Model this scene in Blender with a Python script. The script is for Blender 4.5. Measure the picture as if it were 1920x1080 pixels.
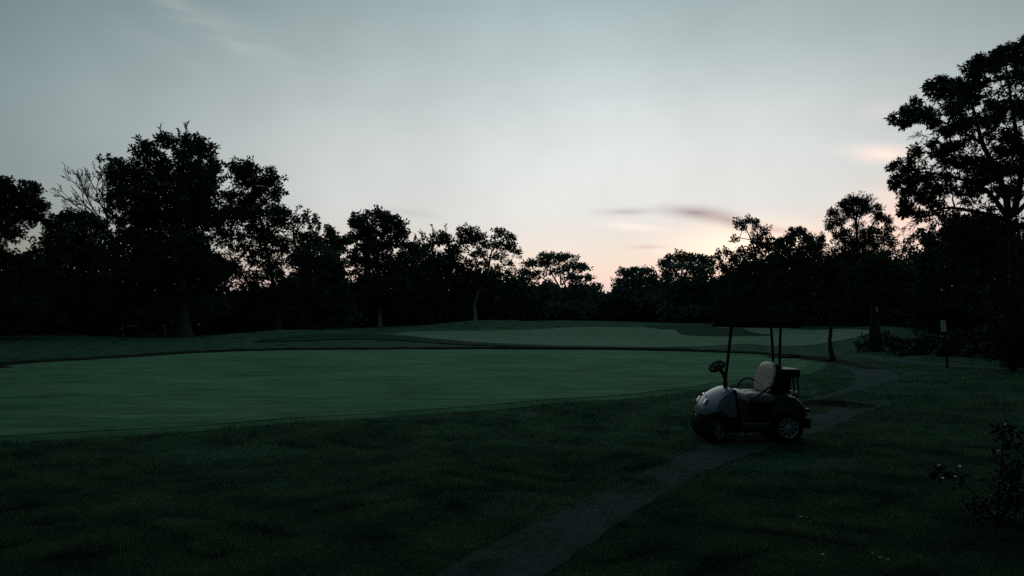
import bpy, bmesh, math, random
import numpy as np
from mathutils import Vector, Matrix
from mathutils.geometry import delaunay_2d_cdt

sc = bpy.context.scene
for o in list(bpy.data.objects):
    bpy.data.objects.remove(o)

# ------------------------------------------------------------------ camera
F = 1371.0            # focal length in pixels of a 1920 wide picture
HY = 597.0            # picture row of the horizon
EYE = 1.9             # camera height
cam_d = bpy.data.cameras.new('camera')
cam_d.sensor_width = 36.0
cam_d.lens = 36.0 * F / 1920.0
cam_d.shift_y = (HY - 540.0) / 1920.0
cam_d.clip_start = 0.05
cam_d.clip_end = 6000
cam = bpy.data.objects.new('camera', cam_d)
cam.location = (0, 0, EYE)
cam.rotation_euler = (math.radians(90), 0, 0)
sc.collection.objects.link(cam)
sc.camera = cam

# ------------------------------------------------------------------ sky and sun
SUN_AZ = math.radians(17.0)      # to the right of straight ahead
SUN_EL = math.radians(1.2)
world = bpy.data.worlds.new('World')
sc.world = world
world.use_nodes = True
wt = world.node_tree
wt.nodes.clear()
wn, wl = wt.nodes, wt.links


def sock(s, v):
    if isinstance(v, bpy.types.NodeSocket):
        s.id_data.links.new(v, s)
    else:
        s.default_value = v


def math_node(nt, op, a, b=None, c=None, clamp=False):
    n = nt.nodes.new('ShaderNodeMath')
    n.operation = op
    n.use_clamp = clamp
    sock(n.inputs[0], a)
    if b is not None:
        sock(n.inputs[1], b)
    if c is not None:
        sock(n.inputs[2], c)
    return n.outputs[0]


def mix_node(nt, fac, a, b, mode='MIX'):
    n = nt.nodes.new('ShaderNodeMix')
    n.data_type = 'RGBA'
    n.blend_type = mode
    sock(n.inputs[0], fac)
    sock(n.inputs[6], a)
    sock(n.inputs[7], b)
    return n.outputs[2]


def ramp_node(nt, fac, stops, interp='LINEAR'):
    n = nt.nodes.new('ShaderNodeValToRGB')
    n.color_ramp.interpolation = interp
    el = n.color_ramp.elements
    while len(el) < len(stops):
        el.new(0.5)
    for e, (p, c) in zip(el, stops):
        e.position = p
        e.color = (*c, 1) if len(c) == 3 else c
    sock(n.inputs[0], fac)
    return n.outputs[0]


def M_(op, a, b=None, c=None, clamp=False):
    return math_node(wt, op, a, b, c, clamp)


tc = wn.new('ShaderNodeTexCoord')
sep = wn.new('ShaderNodeSeparateXYZ')
wl.new(tc.outputs['Generated'], sep.inputs[0])
dx, dy, dz = sep.outputs
az = M_('ARCTAN2', dx, dy)                       # radians, 0 = straight ahead
el = M_('ARCSINE', dz)                           # radians
nish = wn.new('ShaderNodeTexSky')
nish.sky_type = 'NISHITA'
nish.sun_disc = False
nish.sun_elevation = SUN_EL
nish.sun_rotation = SUN_AZ
nish.altitude = 100
nish.air_density = 1.0
nish.dust_density = 2.0
nish.ozone_density = 1.5
# clear dusk gradient from the horizon to overhead (units: displayed linear light)
eln = M_('DIVIDE', M_('MAXIMUM', el, 0.0), math.pi / 2)
D = 1 / 90.0
grad = ramp_node(wt, eln, [
    (0.0, (0.58, 0.50, 0.52)), (1.9 * D, (0.66, 0.54, 0.55)), (2.7 * D, (0.82, 0.60, 0.54)), (4.0 * D, (0.81, 0.67, 0.56)), (6.0 * D, (0.75, 0.695, 0.64)),
    (8.2 * D, (0.71, 0.72, 0.695)), (12.4 * D, (0.67, 0.705, 0.70)), (15.3 * D, (0.60, 0.65, 0.652)), (19.5 * D, (0.445, 0.52, 0.53)),
    (23.5 * D, (0.335, 0.415, 0.425)), (40 * D, (0.27, 0.34, 0.36)), (1.0, (0.19, 0.25, 0.28))])
# brightness falls away from the side where the sun went down
daz = M_('SUBTRACT', az, math.radians(7.0))
half = M_('MULTIPLY_ADD', M_('COSINE', daz), 0.5, 0.5)
fall = M_('MULTIPLY_ADD', M_('POWER', half, 9.5), 0.86, 0.14)
fall = M_('MULTIPLY_ADD', M_('SUBTRACT', 1.0, fall), M_('POWER', eln, 1.5), fall)
vs = wn.new('ShaderNodeVectorMath'); vs.operation = 'SCALE'
wl.new(grad, vs.inputs[0]); wl.new(fall, vs.inputs['Scale'])
sky = vs.outputs[0]
# colder, greyer away from the sun near the horizon
cold = ramp_node(wt, half, [(0.0, (0.72, 0.92, 1.06)), (0.80, (0.70, 0.95, 1.0)), (0.965, (0.985, 1.0, 1.0)), (1.0, (1, 1, 1))])
sky = mix_node(wt, 1.0, sky, cold, 'MULTIPLY')


azel = wn.new('ShaderNodeCombineXYZ')
wl.new(az, azel.inputs[0]); wl.new(el, azel.inputs[1])


def blob(a0, e0, sa, se, slope=0.0):
    """soft lens-shaped mask in the sky, angles in degrees"""
    mp = wn.new('ShaderNodeMapping')
    mp.vector_type = 'TEXTURE'
    mp.inputs['Location'].default_value = (math.radians(a0), math.radians(e0), 0)
    mp.inputs['Rotation'].default_value = (0, 0, math.atan(slope))
    mp.inputs['Scale'].default_value = (math.radians(sa) * 1.9, math.radians(se) * 1.9, 1)
    wl.new(azel.outputs[0], mp.inputs[0])
    g = wn.new('ShaderNodeTexGradient')
    g.gradient_type = 'QUADRATIC_SPHERE'
    wl.new(mp.outputs[0], g.inputs[0])
    return g.outputs['Fac']


def az_of(px):
    return math.degrees(math.atan((px - 960) / F))


def el_of(px, py):
    return math.degrees(math.atan((HY - py) / math.hypot(F, px - 960)))


# streaky noise for the cirrus
cv = wn.new('ShaderNodeCombineXYZ')
wl.new(M_('MULTIPLY', M_('ADD', az, M_('MULTIPLY', el, 0.6)), 9.0), cv.inputs[0])
wl.new(M_('MULTIPLY', el, 46.0), cv.inputs[1])
nz = wn.new('ShaderNodeTexNoise')
nz.inputs['Scale'].default_value = 1.6
nz.inputs['Detail'].default_value = 5
nz.inputs['Roughness'].default_value = 0.6
wl.new(cv.outputs[0], nz.inputs['Vector'])
streak = M_('MULTIPLY_ADD', nz.outputs['Fac'], 2.2, -0.55, clamp=True)
nz2 = wn.new('ShaderNodeTexNoise')
nz2.inputs['Scale'].default_value = 3.2
nz2.inputs['Detail'].default_value = 4
wl.new(tc.outputs['Generated'], nz2.inputs['Vector'])
nz3 = wn.new('ShaderNodeTexNoise')
nz3.inputs['Scale'].default_value = 14.0
nz3.inputs['Detail'].default_value = 3
wl.new(tc.outputs['Generated'], nz3.inputs['Vector'])
mott = M_('ADD', M_('MULTIPLY_ADD', nz2.outputs['Fac'], 0.30, 0.79), M_('MULTIPLY', nz3.outputs['Fac'], 0.12))
vs2 = wn.new('ShaderNodeVectorMath'); vs2.operation = 'SCALE'
wl.new(sky, vs2.inputs[0]); wl.new(mott, vs2.inputs['Scale'])
sky = vs2.outputs[0]
# afterglow over the spot where the sun went down
sky = mix_node(wt, M_('MULTIPLY', blob(az_of(1480), 4.8, 8.0, 2.0), 0.75), sky, (1.0, 0.75, 0.62, 1))
sky = mix_node(wt, M_('MULTIPLY', blob(az_of(1395), 5.2, 4.6, 1.7), 0.95), sky, (1.25, 1.0, 0.76, 1))
sky = mix_node(wt, M_('MULTIPLY', blob(az_of(1690), 6.6, 3.8, 2.6), 0.85), sky, (1.0, 0.68, 0.57, 1))
# wisps: px, py, half width, half height (degrees), slope, colour, amount, streaked
WISPS = [
    (1305, 399, 2.6, 0.50, -0.12, (0.30, 0.26, 0.28), 1.0, 0),
    (1365, 413, 2.4, 0.50, -0.28, (0.40, 0.31, 0.32), 0.8, 0),
    (1175, 397, 2.2, 0.28, 0.0, (0.42, 0.39, 0.39), 0.8, 0),
    (1455, 431, 3.2, 0.35, -0.15, (0.58, 0.40, 0.38), 0.7, 0),
    (1215, 463, 1.4, 0.15, 0.0, (0.58, 0.46, 0.42), 0.8, 0),
    (1185, 425, 2.4, 0.32, -0.1, (0.98, 0.86, 0.78), 0.7, 0),
    (1660, 290, 2.0, 0.62, -0.14, (1.0, 0.78, 0.68), 0.9, 0),
    (1640, 283, 2.6, 0.5, -0.1, (0.95, 0.80, 0.72), 0.6, 1),
    (1655, 207, 1.6, 0.6, 0.0, (0.68, 0.63, 0.60), 0.5, 0),
    (1690, 365, 2.4, 0.6, 0.0, (0.92, 0.76, 0.68), 0.6, 1),
    (770, 399, 2.6, 0.3, -0.1, (0.46, 0.44, 0.45), 0.5, 0),
    (420, 62, 8.5, 1.1, -0.42, (0.44, 0.48, 0.48), 0.6, 1),
    (320, 95, 5.0, 1.0, -0.35, (0.38, 0.42, 0.44), 0.4, 1),
]
for px, py, sa, se, sl, col, amt, st in WISPS:
    m = M_('MULTIPLY', blob(az_of(px), el_of(px, py), sa, se, sl), amt)
    if st:
        m = M_('MULTIPLY', m, streak)
    else:
        m = M_('MULTIPLY', m, 1.0, clamp=True)
    sky = mix_node(wt, m, sky, (*col, 1))
# the gradient is in display units, so bring it to the strength of the physical sky and blend
vs3 = wn.new('ShaderNodeVectorMath'); vs3.operation = 'SCALE'
wl.new(sky, vs3.inputs[0]); vs3.inputs['Scale'].default_value = 11.9
final = mix_node(wt, 0.06, vs3.outputs[0], nish.outputs[0])
bg = wn.new('ShaderNodeBackground')
bg.inputs['Strength'].default_value = 0.1
wl.new(final, bg.inputs['Color'])
wo = wn.new('ShaderNodeOutputWorld')
wl.new(bg.outputs[0], wo.inputs['Surface'])

sun_d = bpy.data.lights.new('sun', 'SUN')
sun_d.energy = 0.25
sun_d.angle = math.radians(4)
sun_d.color = (1.0, 0.72, 0.5)
sun = bpy.data.objects.new('sun', sun_d)
sdir = Vector((math.sin(SUN_AZ) * math.cos(SUN_EL), math.cos(SUN_AZ) * math.cos(SUN_EL), math.sin(SUN_EL)))
sun.rotation_euler = sdir.to_track_quat('Z', 'Y').to_euler()
sun.location = (60, 180, 30)
sc.collection.objects.link(sun)

sc.view_settings.view_transform = 'Standard'
sc.view_settings.look = 'None'
sc.view_settings.gamma = 1.0
sc.view_settings.exposure = 0.0
sc.render.engine = 'CYCLES'
sc.cycles.max_bounces = 3
sc.cycles.diffuse_bounces = 2
sc.cycles.glossy_bounces = 2
sc.cycles.use_denoising = False

# ------------------------------------------------------------------ helpers
C = sc.collection


def tag(o, label=None, cat=None, group=None, kind=None):
    if label: o['label'] = label
    if cat: o['category'] = cat
    if group: o['group'] = group
    if kind: o['kind'] = kind
    return o


def empty(name, loc=(0, 0, 0)):
    o = bpy.data.objects.new(name, None)
    o.empty_display_size = 0.2
    o.location = loc
    C.objects.link(o)
    return o


def link(name, me, mat, parent=None, loc=None):
    o = bpy.data.objects.new(name, me)
    if mat is not None and not me.materials:
        me.materials.append(mat)
    C.objects.link(o)
    if loc is not None:
        o.location = loc
    if parent is not None:
        o.parent = parent
    return o


class MB:
    """collects vertices and faces in numpy arrays"""
    def __init__(self):
        self.v, self.q, self.t, self.n = [], [], [], 0

    def add(self, v, q=None, t=None):
        v = np.asarray(v, dtype=np.float64).reshape(-1, 3)
        if q is not None and len(q):
            self.q.append(np.asarray(q, dtype=np.int64).reshape(-1, 4) + self.n)
        if t is not None and len(t):
            self.t.append(np.asarray(t, dtype=np.int64).reshape(-1, 3) + self.n)
        self.v.append(v)
        self.n += len(v)

    def mesh(self, name, smooth=False, origin=(0, 0, 0)):
        v = np.concatenate(self.v) - np.asarray(origin, dtype=np.float64)
        q = np.concatenate(self.q) if self.q else np.zeros((0, 4), int)
        t = np.concatenate(self.t) if self.t else np.zeros((0, 3), int)
        me = bpy.data.meshes.new(name)
        me.vertices.add(len(v))
        me.vertices.foreach_set('co', v.astype(np.float32).ravel())
        me.loops.add(q.size + t.size)
        me.loops.foreach_set('vertex_index', np.concatenate([q.ravel(), t.ravel()]).astype(np.int32))
        me.polygons.add(len(q) + len(t))
        ls = np.concatenate([np.arange(len(q)) * 4, q.size + np.arange(len(t)) * 3]).astype(np.int32)
        me.polygons.foreach_set('loop_start', ls)
        if smooth:
            me.polygons.foreach_set('use_smooth', np.ones(len(ls), dtype=bool))
        me.update(calc_edges=True)
        return me

    def build(self, name, mat, parent=None, smooth=False, origin=None):
        if origin is None:
            origin = (0, 0, 0)
        return link(name, self.mesh(name, smooth, origin), mat, parent)

    def tube(self, pts, rad, k=6, caps=True):
        pts = np.asarray(pts, dtype=np.float64)
        n = len(pts)
        rad = np.broadcast_to(np.asarray(rad, dtype=np.float64), (n,))
        tan = np.gradient(pts, axis=0)
        tan /= np.linalg.norm(tan, axis=1, keepdims=True) + 1e-12
        ref = np.array([0.0, 0, 1]) if abs(tan[0, 2]) < 0.9 else np.array([1.0, 0, 0])
        u = np.cross(tan, ref)
        u /= np.linalg.norm(u, axis=1, keepdims=True) + 1e-12
        w = np.cross(tan, u)
        a = np.arange(k) * 2 * np.pi / k
        ring = u[:, None, :] * np.cos(a)[None, :, None] + w[:, None, :] * np.sin(a)[None, :, None]
        v = (pts[:, None, :] + ring * rad[:, None, None]).reshape(-1, 3)
        i = np.arange(n - 1)[:, None] * k
        j = np.arange(k)[None, :]
        j2 = (j + 1) % k
        q = np.stack([i + j, i + j2, i + k + j2, i + k + j], axis=-1).reshape(-1, 4)
        t = []
        if caps:
            v = np.concatenate([v, pts[:1], pts[-1:]])
            c0, c1 = n * k, n * k + 1
            for jj in range(k):
                t.append((c0, (jj + 1) % k, jj))
                t.append((c1, (n - 1) * k + jj, (n - 1) * k + (jj + 1) % k))
        self.add(v, q, t)


def smoothstep(a, b, x):
    t = np.clip((x - a) / (b - a), 0, 1)
    return t * t * (3 - 2 * t)


def bezier(p0, p1, p2, n):
    t = np.linspace(0, 1, n)[:, None]
    return (1 - t) ** 2 * p0 + 2 * t * (1 - t) * p1 + t * t * p2


def catmull(pts, per=6):
    p = np.asarray(pts, dtype=np.float64)
    p = np.vstack([2 * p[0] - p[1], p, 2 * p[-1] - p[-2]])
    out = []
    for i in range(1, len(p) - 2):
        t = np.linspace(0, 1, per, endpoint=False)[:, None]
        out.append(0.5 * ((2 * p[i]) + (-p[i - 1] + p[i + 1]) * t + (2 * p[i - 1] - 5 * p[i] + 4 * p[i + 1] - p[i + 2]) * t ** 2
                          + (-p[i - 1] + 3 * p[i] - 3 * p[i + 1] + p[i + 2]) * t ** 3))
    out.append(p[-2][None, :])
    return np.concatenate(out)


# ------------------------------------------------------------------ materials
def new_mat(name):
    m = bpy.data.materials.new(name)
    m.use_nodes = True
    nt = m.node_tree
    b = nt.nodes['Principled BSDF']
    return m, nt, b


def noise(nt, scale, detail=4, rough=0.55, vec=None, dist=0.0):
    n = nt.nodes.new('ShaderNodeTexNoise')
    n.inputs['Scale'].default_value = scale
    n.inputs['Detail'].default_value = detail
    n.inputs['Roughness'].default_value = rough
    n.inputs['Distortion'].default_value = dist
    if vec is None:
        c = nt.nodes.new('ShaderNodeTexCoord')
        vec = c.outputs['Object']
    nt.links.new(vec, n.inputs['Vector'])
    return n.outputs['Fac']


def bump(nt, b, h, strength=0.5, dist=0.02):
    n = nt.nodes.new('ShaderNodeBump')
    n.inputs['Strength'].default_value = strength
    n.inputs['Distance'].default_value = dist
    nt.links.new(h, n.inputs['Height'])
    nt.links.new(n.outputs[0], b.inputs['Normal'])


def ground_mat(name, c1, c2, c3, s1=0.5, s2=6.0, rough=0.9, spec=0.15, bs=0.5, bd=0.03, bscale=40, patch=(0.45, 0.65)):
    m, nt, b = new_mat(name)
    a = noise(nt, s1, 5, 0.6)
    d = noise(nt, s2, 5, 0.65)
    col = mix_node(nt, a, (*c1, 1), (*c2, 1))
    fac = ramp_node(nt, d, [(patch[0], (0, 0, 0)), (patch[1], (1, 1, 1))])
    col = mix_node(nt, fac, col, (*c3, 1))
    nt.links.new(col, b.inputs['Base Color'])
    b.inputs['Roughness'].default_value = rough
    b.inputs['Specular IOR Level'].default_value = spec
    bump(nt, b, noise(nt, bscale, 4, 0.7), bs, bd)
    return m


def plain(name, col, rough=0.5, metal=0.0, spec=0.5, var=0.15, scale=8.0, bumpy=0.0, coat=0.0):
    m, nt, b = new_mat(name)
    f = noise(nt, scale, 5, 0.65)
    lo = tuple(c * (1 - var) for c in col)
    hi = tuple(min(1, c * (1 + var)) for c in col)
    nt.links.new(mix_node(nt, f, (*lo, 1), (*hi, 1)), b.inputs['Base Color'])
    b.inputs['Metallic'].default_value = metal
    b.inputs['Specular IOR Level'].default_value = spec
    r = math_node(nt, 'MULTIPLY_ADD', noise(nt, scale * 2.3, 4), 0.25, rough - 0.12, clamp=True)
    nt.links.new(r, b.inputs['Roughness'])
    b.inputs['Coat Weight'].default_value = coat
    if bumpy:
        bump(nt, b, noise(nt, scale * 12, 4, 0.6), bumpy, 0.004)
    return m


MAT = {}
MAT['rough'] = ground_mat('rough_grass', (0.030, 0.080, 0.046), (0.056, 0.120, 0.062), (0.012, 0.024, 0.015), 0.35, 0.9, 0.95, 0.05, 0.9, 0.05, 30, (0.50, 0.62))


def turf_mat(name, c1, c2, c3, big=0.10, mid=0.7):
    """closely mown turf: broad patches, streaks along the mowing lines and a fine mottle"""
    m, nt, b = new_mat(name)
    tcn = nt.nodes.new('ShaderNodeTexCoord')
    mp = nt.nodes.new('ShaderNodeMapping')
    mp.inputs['Scale'].default_value = (0.22, 1.0, 1.0)
    mp.inputs['Rotation'].default_value = (0, 0, math.radians(-6))
    nt.links.new(tcn.outputs['Object'], mp.inputs[0])
    patch = ramp_node(nt, noise(nt, big, 4, 0.6, None, 0.4), [(0.36, (0, 0, 0)), (0.64, (1, 1, 1))])
    streaks = ramp_node(nt, noise(nt, mid, 5, 0.7, mp.outputs[0], 0.3), [(0.38, (0, 0, 0)), (0.66, (1, 1, 1))])
    col = mix_node(nt, patch, (*c1, 1), (*c2, 1))
    col = mix_node(nt, math_node(nt, 'MULTIPLY', streaks, 0.85), col, (*c3, 1))
    fine = math_node(nt, 'MULTIPLY_ADD', noise(nt, 3.0, 7, 0.85, mp.outputs[0]), 2.6, -0.3)
    vm = nt.nodes.new('ShaderNodeVectorMath'); vm.operation = 'SCALE'
    nt.links.new(col, vm.inputs[0]); nt.links.new(fine, vm.inputs['Scale'])
    nt.links.new(vm.outputs[0], b.inputs['Base Color'])
    b.inputs['Roughness'].default_value = 0.95
    b.inputs['Specular IOR Level'].default_value = 0.03
    bump(nt, b, noise(nt, 9.0, 6, 0.75, mp.outputs[0]), 0.6, 0.05)
    return m


MAT['green'] = turf_mat('putting_green_turf', (0.030, 0.108, 0.055), (0.090, 0.205, 0.098), (0.128, 0.230, 0.124), 0.16, 1.1)
MAT['collar'] = turf_mat('collar_turf', (0.034, 0.100, 0.054), (0.066, 0.150, 0.076), (0.074, 0.150, 0.080), 0.2, 1.0)
MAT['fairway'] = turf_mat('fairway_turf', (0.085, 0.185, 0.095), (0.170, 0.200, 0.155), (0.100, 0.190, 0.100), 0.05, 0.25)
MAT['gravel'] = ground_mat('path_gravel', (0.034, 0.064, 0.058), (0.078, 0.118, 0.110), (0.022, 0.046, 0.035), 1.6, 7.0, 0.95, 0.06, 1.0, 0.03, 60, (0.50, 0.66))
MAT['mound_shade'] = ground_mat('mound_shade_grass', (0.012, 0.036, 0.022), (0.026, 0.062, 0.034), (0.016, 0.040, 0.024), 0.15, 0.5, 0.95, 0.04, 0.8, 0.08, 8)  # darker grass tone carrying the shade of the far mounds
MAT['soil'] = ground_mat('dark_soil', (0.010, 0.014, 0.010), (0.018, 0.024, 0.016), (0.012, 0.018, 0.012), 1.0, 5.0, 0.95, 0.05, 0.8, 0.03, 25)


def leaf_mat(name, c1, c2, rough=0.7, spec=0.06, scale=0.35, trans=0.0):
    m, nt, b = new_mat(name)
    f = noise(nt, scale, 3, 0.6)
    fac = ramp_node(nt, f, [(0.3, (0, 0, 0)), (0.7, (1, 1, 1))])
    col = mix_node(nt, fac, (*c1, 1), (*c2, 1))
    nt.links.new(col, b.inputs['Base Color'])
    b.inputs['Roughness'].default_value = rough
    b.inputs['Specular IOR Level'].default_value = spec
    if trans:                                   # thin blades let light through
        tr = nt.nodes.new('ShaderNodeBsdfTranslucent')
        nt.links.new(col, tr.inputs['Color'])
        mx = nt.nodes.new('ShaderNodeMixShader')
        mx.inputs[0].default_value = trans
        nt.links.new(b.outputs[0], mx.inputs[1])
        nt.links.new(tr.outputs[0], mx.inputs[2])
        nt.links.new(mx.outputs[0], nt.nodes['Material Output'].inputs['Surface'])
    return m


def bark_mat(name, col):
    m, nt, b = new_mat(name)
    c = nt.nodes.new('ShaderNodeTexCoord')
    mp = nt.nodes.new('ShaderNodeMapping')
    mp.inputs['Scale'].default_value = (6, 6, 1.2)
    nt.links.new(c.outputs['Object'], mp.inputs[0])
    f = noise(nt, 3.0, 5, 0.7, mp.outputs[0])
    nt.links.new(mix_node(nt, f, (*[x * 0.55 for x in col], 1), (*[x * 1.3 for x in col], 1)), b.inputs['Base Color'])
    b.inputs['Roughness'].default_value = 0.9
    b.inputs['Specular IOR Level'].default_value = 0.15
    bump(nt, b, f, 0.8, 0.04)
    return m


MAT['leaf_dark'] = leaf_mat('dark_oak_leaves', (0.020, 0.036, 0.020), (0.034, 0.056, 0.028))
MAT['leaf_mid'] = leaf_mat('green_leaves', (0.026, 0.048, 0.028), (0.042, 0.070, 0.038))
MAT['leaf_far'] = leaf_mat('haze_tinted_leaves', (0.042, 0.090, 0.066), (0.064, 0.120, 0.084))  # haze over the far trees put into a paler, bluer leaf colour
MAT['leaf_shrub'] = leaf_mat('glossy_shrub_leaves', (0.012, 0.022, 0.012), (0.018, 0.030, 0.016), 0.6, 0.12)
MAT['leaf_near'] = leaf_mat('near_shrub_leaves', (0.014, 0.034, 0.021), (0.032, 0.060, 0.036), 0.7, 0.1, 3.0)
MAT['needle'] = leaf_mat('pine_needles', (0.018, 0.032, 0.020), (0.028, 0.044, 0.026))
MAT['bark_dark'] = bark_mat('dark_bark', (0.040, 0.036, 0.032))
MAT['bark_pale'] = bark_mat('pale_grey_bark', (0.20, 0.20, 0.18))
MAT['bark_mid'] = bark_mat('grey_bark', (0.09, 0.085, 0.075))

# ------------------------------------------------------------------ terrain
# foot of the wood all round the clearing: picture column, distance, height of the ground there
EDGE = np.array([
    (-1500, 45, 0.0), (-600, 52, 0.0), (0, 62, 0.12), (343, 70, 0.05), (520, 80, 0.45), (712, 105, 0.62), (800, 110, 0.85),
    (890, 116, 1.25), (960, 120, 1.40), (1066, 140, 1.58), (1180, 150, 1.30), (1280, 140, 1.05), (1440, 110, 0.85),
    (1560, 90, 0.95), (1640, 75, 0.85), (1800, 52, 0.3), (2000, 44, 0.0), (2600, 36, 0.0), (4000, 30, 0.0)], dtype=float)
MOUNDS = [  # x, y, height, radius x, radius y
    (-17.5, 66, 0.62, 9.0, 7.0), (-2.5, 104, 0.55, 9.0, 6.0), (15, 118, 0.45, 9.0, 6.0), (21, 88, 0.55, 9.0, 4.5),
    (6, 84, -0.25, 18, 12), (38, 70, 0.4, 8, 6), (-45, 66, 0.25, 12, 8)]


def terrain(x, y):
    x = np.asarray(x, dtype=np.float64)
    y = np.asarray(y, dtype=np.float64)
    yy = np.maximum(y, 1.0)
    px = np.clip(960 + F * x / yy, -1500, 4000)
    d = np.interp(px, EDGE[:, 0], EDGE[:, 1])
    z0 = np.interp(px, EDGE[:, 0], EDGE[:, 2])
    z = z0 * smoothstep(0.52, 1.0, yy / d)
    z = z + 0.045 * np.maximum(yy - d - 18, 0) * smoothstep(0, 60, yy - d - 18) * np.where(yy < 400, 1, 1)
    z = np.minimum(z, 9.0)
    for mx, my, h, rx, ry in MOUNDS:
        z = z + h * np.exp(-((x - mx) / rx) ** 2 - ((y - my) / ry) ** 2)
    near = 1 - smoothstep(40, 70, np.abs(y))
    z = z + near * (0.018 * np.sin(x * 1.3 + 0.6 * np.sin(y * 0.9)) * np.cos(y * 1.1 + x * 0.3) + 0.02 * np.sin(x * 0.37 + 1.0) * np.sin(y * 0.31))
    z = z + 0.10 * np.exp(-((x - 12.5) / 5.5) ** 2 - ((y - 19.0) / 5.0) ** 2)
    return z


def tz(x, y):
    return float(terrain(x, y))


def hit(px, py):
    """where the line of sight through a picture point meets the ground"""
    Y = np.concatenate([np.arange(3, 60, 0.05), np.arange(60, 260, 0.2)])
    X = (px - 960) / F * Y
    ray = EYE - (py - HY) / F * Y
    below = ray <= terrain(X, Y)
    i = int(np.argmax(below)) if below.any() else len(Y) - 1
    return np.array([X[i], Y[i]])


def wp(px, py, Y):
    return np.array([(px - 960) / F * Y, Y, EYE - (py - HY) / F * Y])


gx = np.concatenate([-np.geomspace(2500, 105, 16), np.arange(-100, -30, 1.5), np.arange(-30, 30, 0.5), np.arange(30, 100, 1.5), np.geomspace(105, 2500, 16)])
gy = np.concatenate([-np.geomspace(2500, 12, 16), np.arange(-10, 3, 1.0), np.arange(3, 60, 0.5), np.arange(60, 180, 1.5), np.geomspace(182, 4000, 24)])
GX, GY = np.meshgrid(gx, gy)
gv = np.stack([GX, GY, terrain(GX, GY)], axis=-1).reshape(-1, 3)
nx, ny = len(gx), len(gy)
I = (np.arange(ny - 1)[:, None] * nx + np.arange(nx - 1)[None, :]).ravel()
gq = np.stack([I, I + 1, I + nx + 1, I + nx], axis=-1)
mb = MB(); mb.add(gv, gq)
tag(mb.build('rough_ground', MAT['rough'], smooth=True), kind='structure')


def in_poly(pts, poly):
    x, y = pts[:, 0], pts[:, 1]
    inside = np.zeros(len(pts), bool)
    j = len(poly) - 1
    for i in range(len(poly)):
        xi, yi = poly[i]; xj, yj = poly[j]
        c = ((yi > y) != (yj > y)) & (x < (xj - xi) * (y - yi) / (yj - yi + 1e-12) + xi)
        inside ^= c
        j = i
    return inside


def sheet(name, poly, mat, lift, step, seed=0):
    """a closed outline (x, y) filled with a fine mesh that follows the ground"""
    rng = np.random.default_rng(seed)
    poly = np.asarray(poly)
    # resample the outline
    out = []
    for a, b in zip(poly, np.roll(poly, -1, axis=0)):
        n = max(1, int(np.linalg.norm(b - a) / step))
        for k in range(n):
            out.append(a + (b - a) * k / n)
    out = np.array(out)
    lo, hi = out.min(0), out.max(0)
    X, Y = np.meshgrid(np.arange(lo[0], hi[0], step), np.arange(lo[1], hi[1], step))
    g = np.stack([X.ravel(), Y.ravel()], -1) + rng.uniform(-0.2, 0.2, (X.size, 2)) * step
    g = g[in_poly(g, out)]
    vs = [Vector(p) for p in out] + [Vector(p) for p in g]
    n = len(out)
    r = delaunay_2d_cdt(vs, [], [list(range(n))], 1, 1e-5)
    co = np.array([(v.x, v.y) for v in r[0]])
    z = terrain(co[:, 0], co[:, 1]) + lift
    m = MB()
    m.add(np.column_stack([co, z]), None, [f for f in r[2] if len(f) == 3])
    o = m.build(name, mat, smooth=True)
    tag(o, kind='structure')
    return out


# putting green
far_edge = [(-260, 712), (-100, 696), (0, 687), (200, 673), (400, 661.5), (600, 657), (800, 655.5), (1000, 656), (1200, 658), (1350, 662), (1455, 668)]
near_edge = [(1512, 678), (1508, 691), (1465, 703), (1390, 712), (1300, 725), (1200, 738), (1000, 752), (800, 769), (600, 782), (400, 797), (200, 809), (0, 820), (-150, 826), (-300, 826), (-380, 800), (-360, 750)]
gp = np.array([hit(*p) for p in far_edge + near_edge])
gp = catmull(np.vstack([gp, gp[:1]]), 5)[:-1]
GREEN = sheet('putting_green', gp, MAT['green'], 0.015, 0.9, 1)


def grow(poly, w):
    """outline moved outwards by w metres"""
    t = np.roll(poly, -1, 0) - np.roll(poly, 1, 0)
    t /= np.linalg.norm(t, axis=1, keepdims=True) + 1e-9
    nn = np.column_stack([t[:, 1], -t[:, 0]])
    area = 0.5 * np.sum(poly[:, 0] * np.roll(poly[:, 1], -1) - np.roll(poly[:, 0], -1) * poly[:, 1])
    return poly + nn * w * (1 if area > 0 else -1)


COLLAR = sheet('green_collar', grow(gp, 0.7), MAT['collar'], 0.006, 0.9, 8)

# fairway beyond the green
fw = [(712, 626), (760, 623), (840, 621), (960, 619), (1040, 616), (1130, 613.5), (1260, 613), (1360, 614), (1470, 616), (1560, 618), (1640, 622), (1610, 632), (1560, 642),
      (1470, 650), (1400, 646), (1330, 650), (1260, 651.5), (1150, 651), (1040, 648.5), (950, 645), (880, 641), (820, 636), (760, 630)]
fp = np.array([hit(*p) for p in fw])
fp = catmull(np.vstack([fp, fp[:1]]), 4)[:-1]
FAIR = sheet('fairway', fp, MAT['fairway'], 0.03, 1.2, 2)


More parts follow.
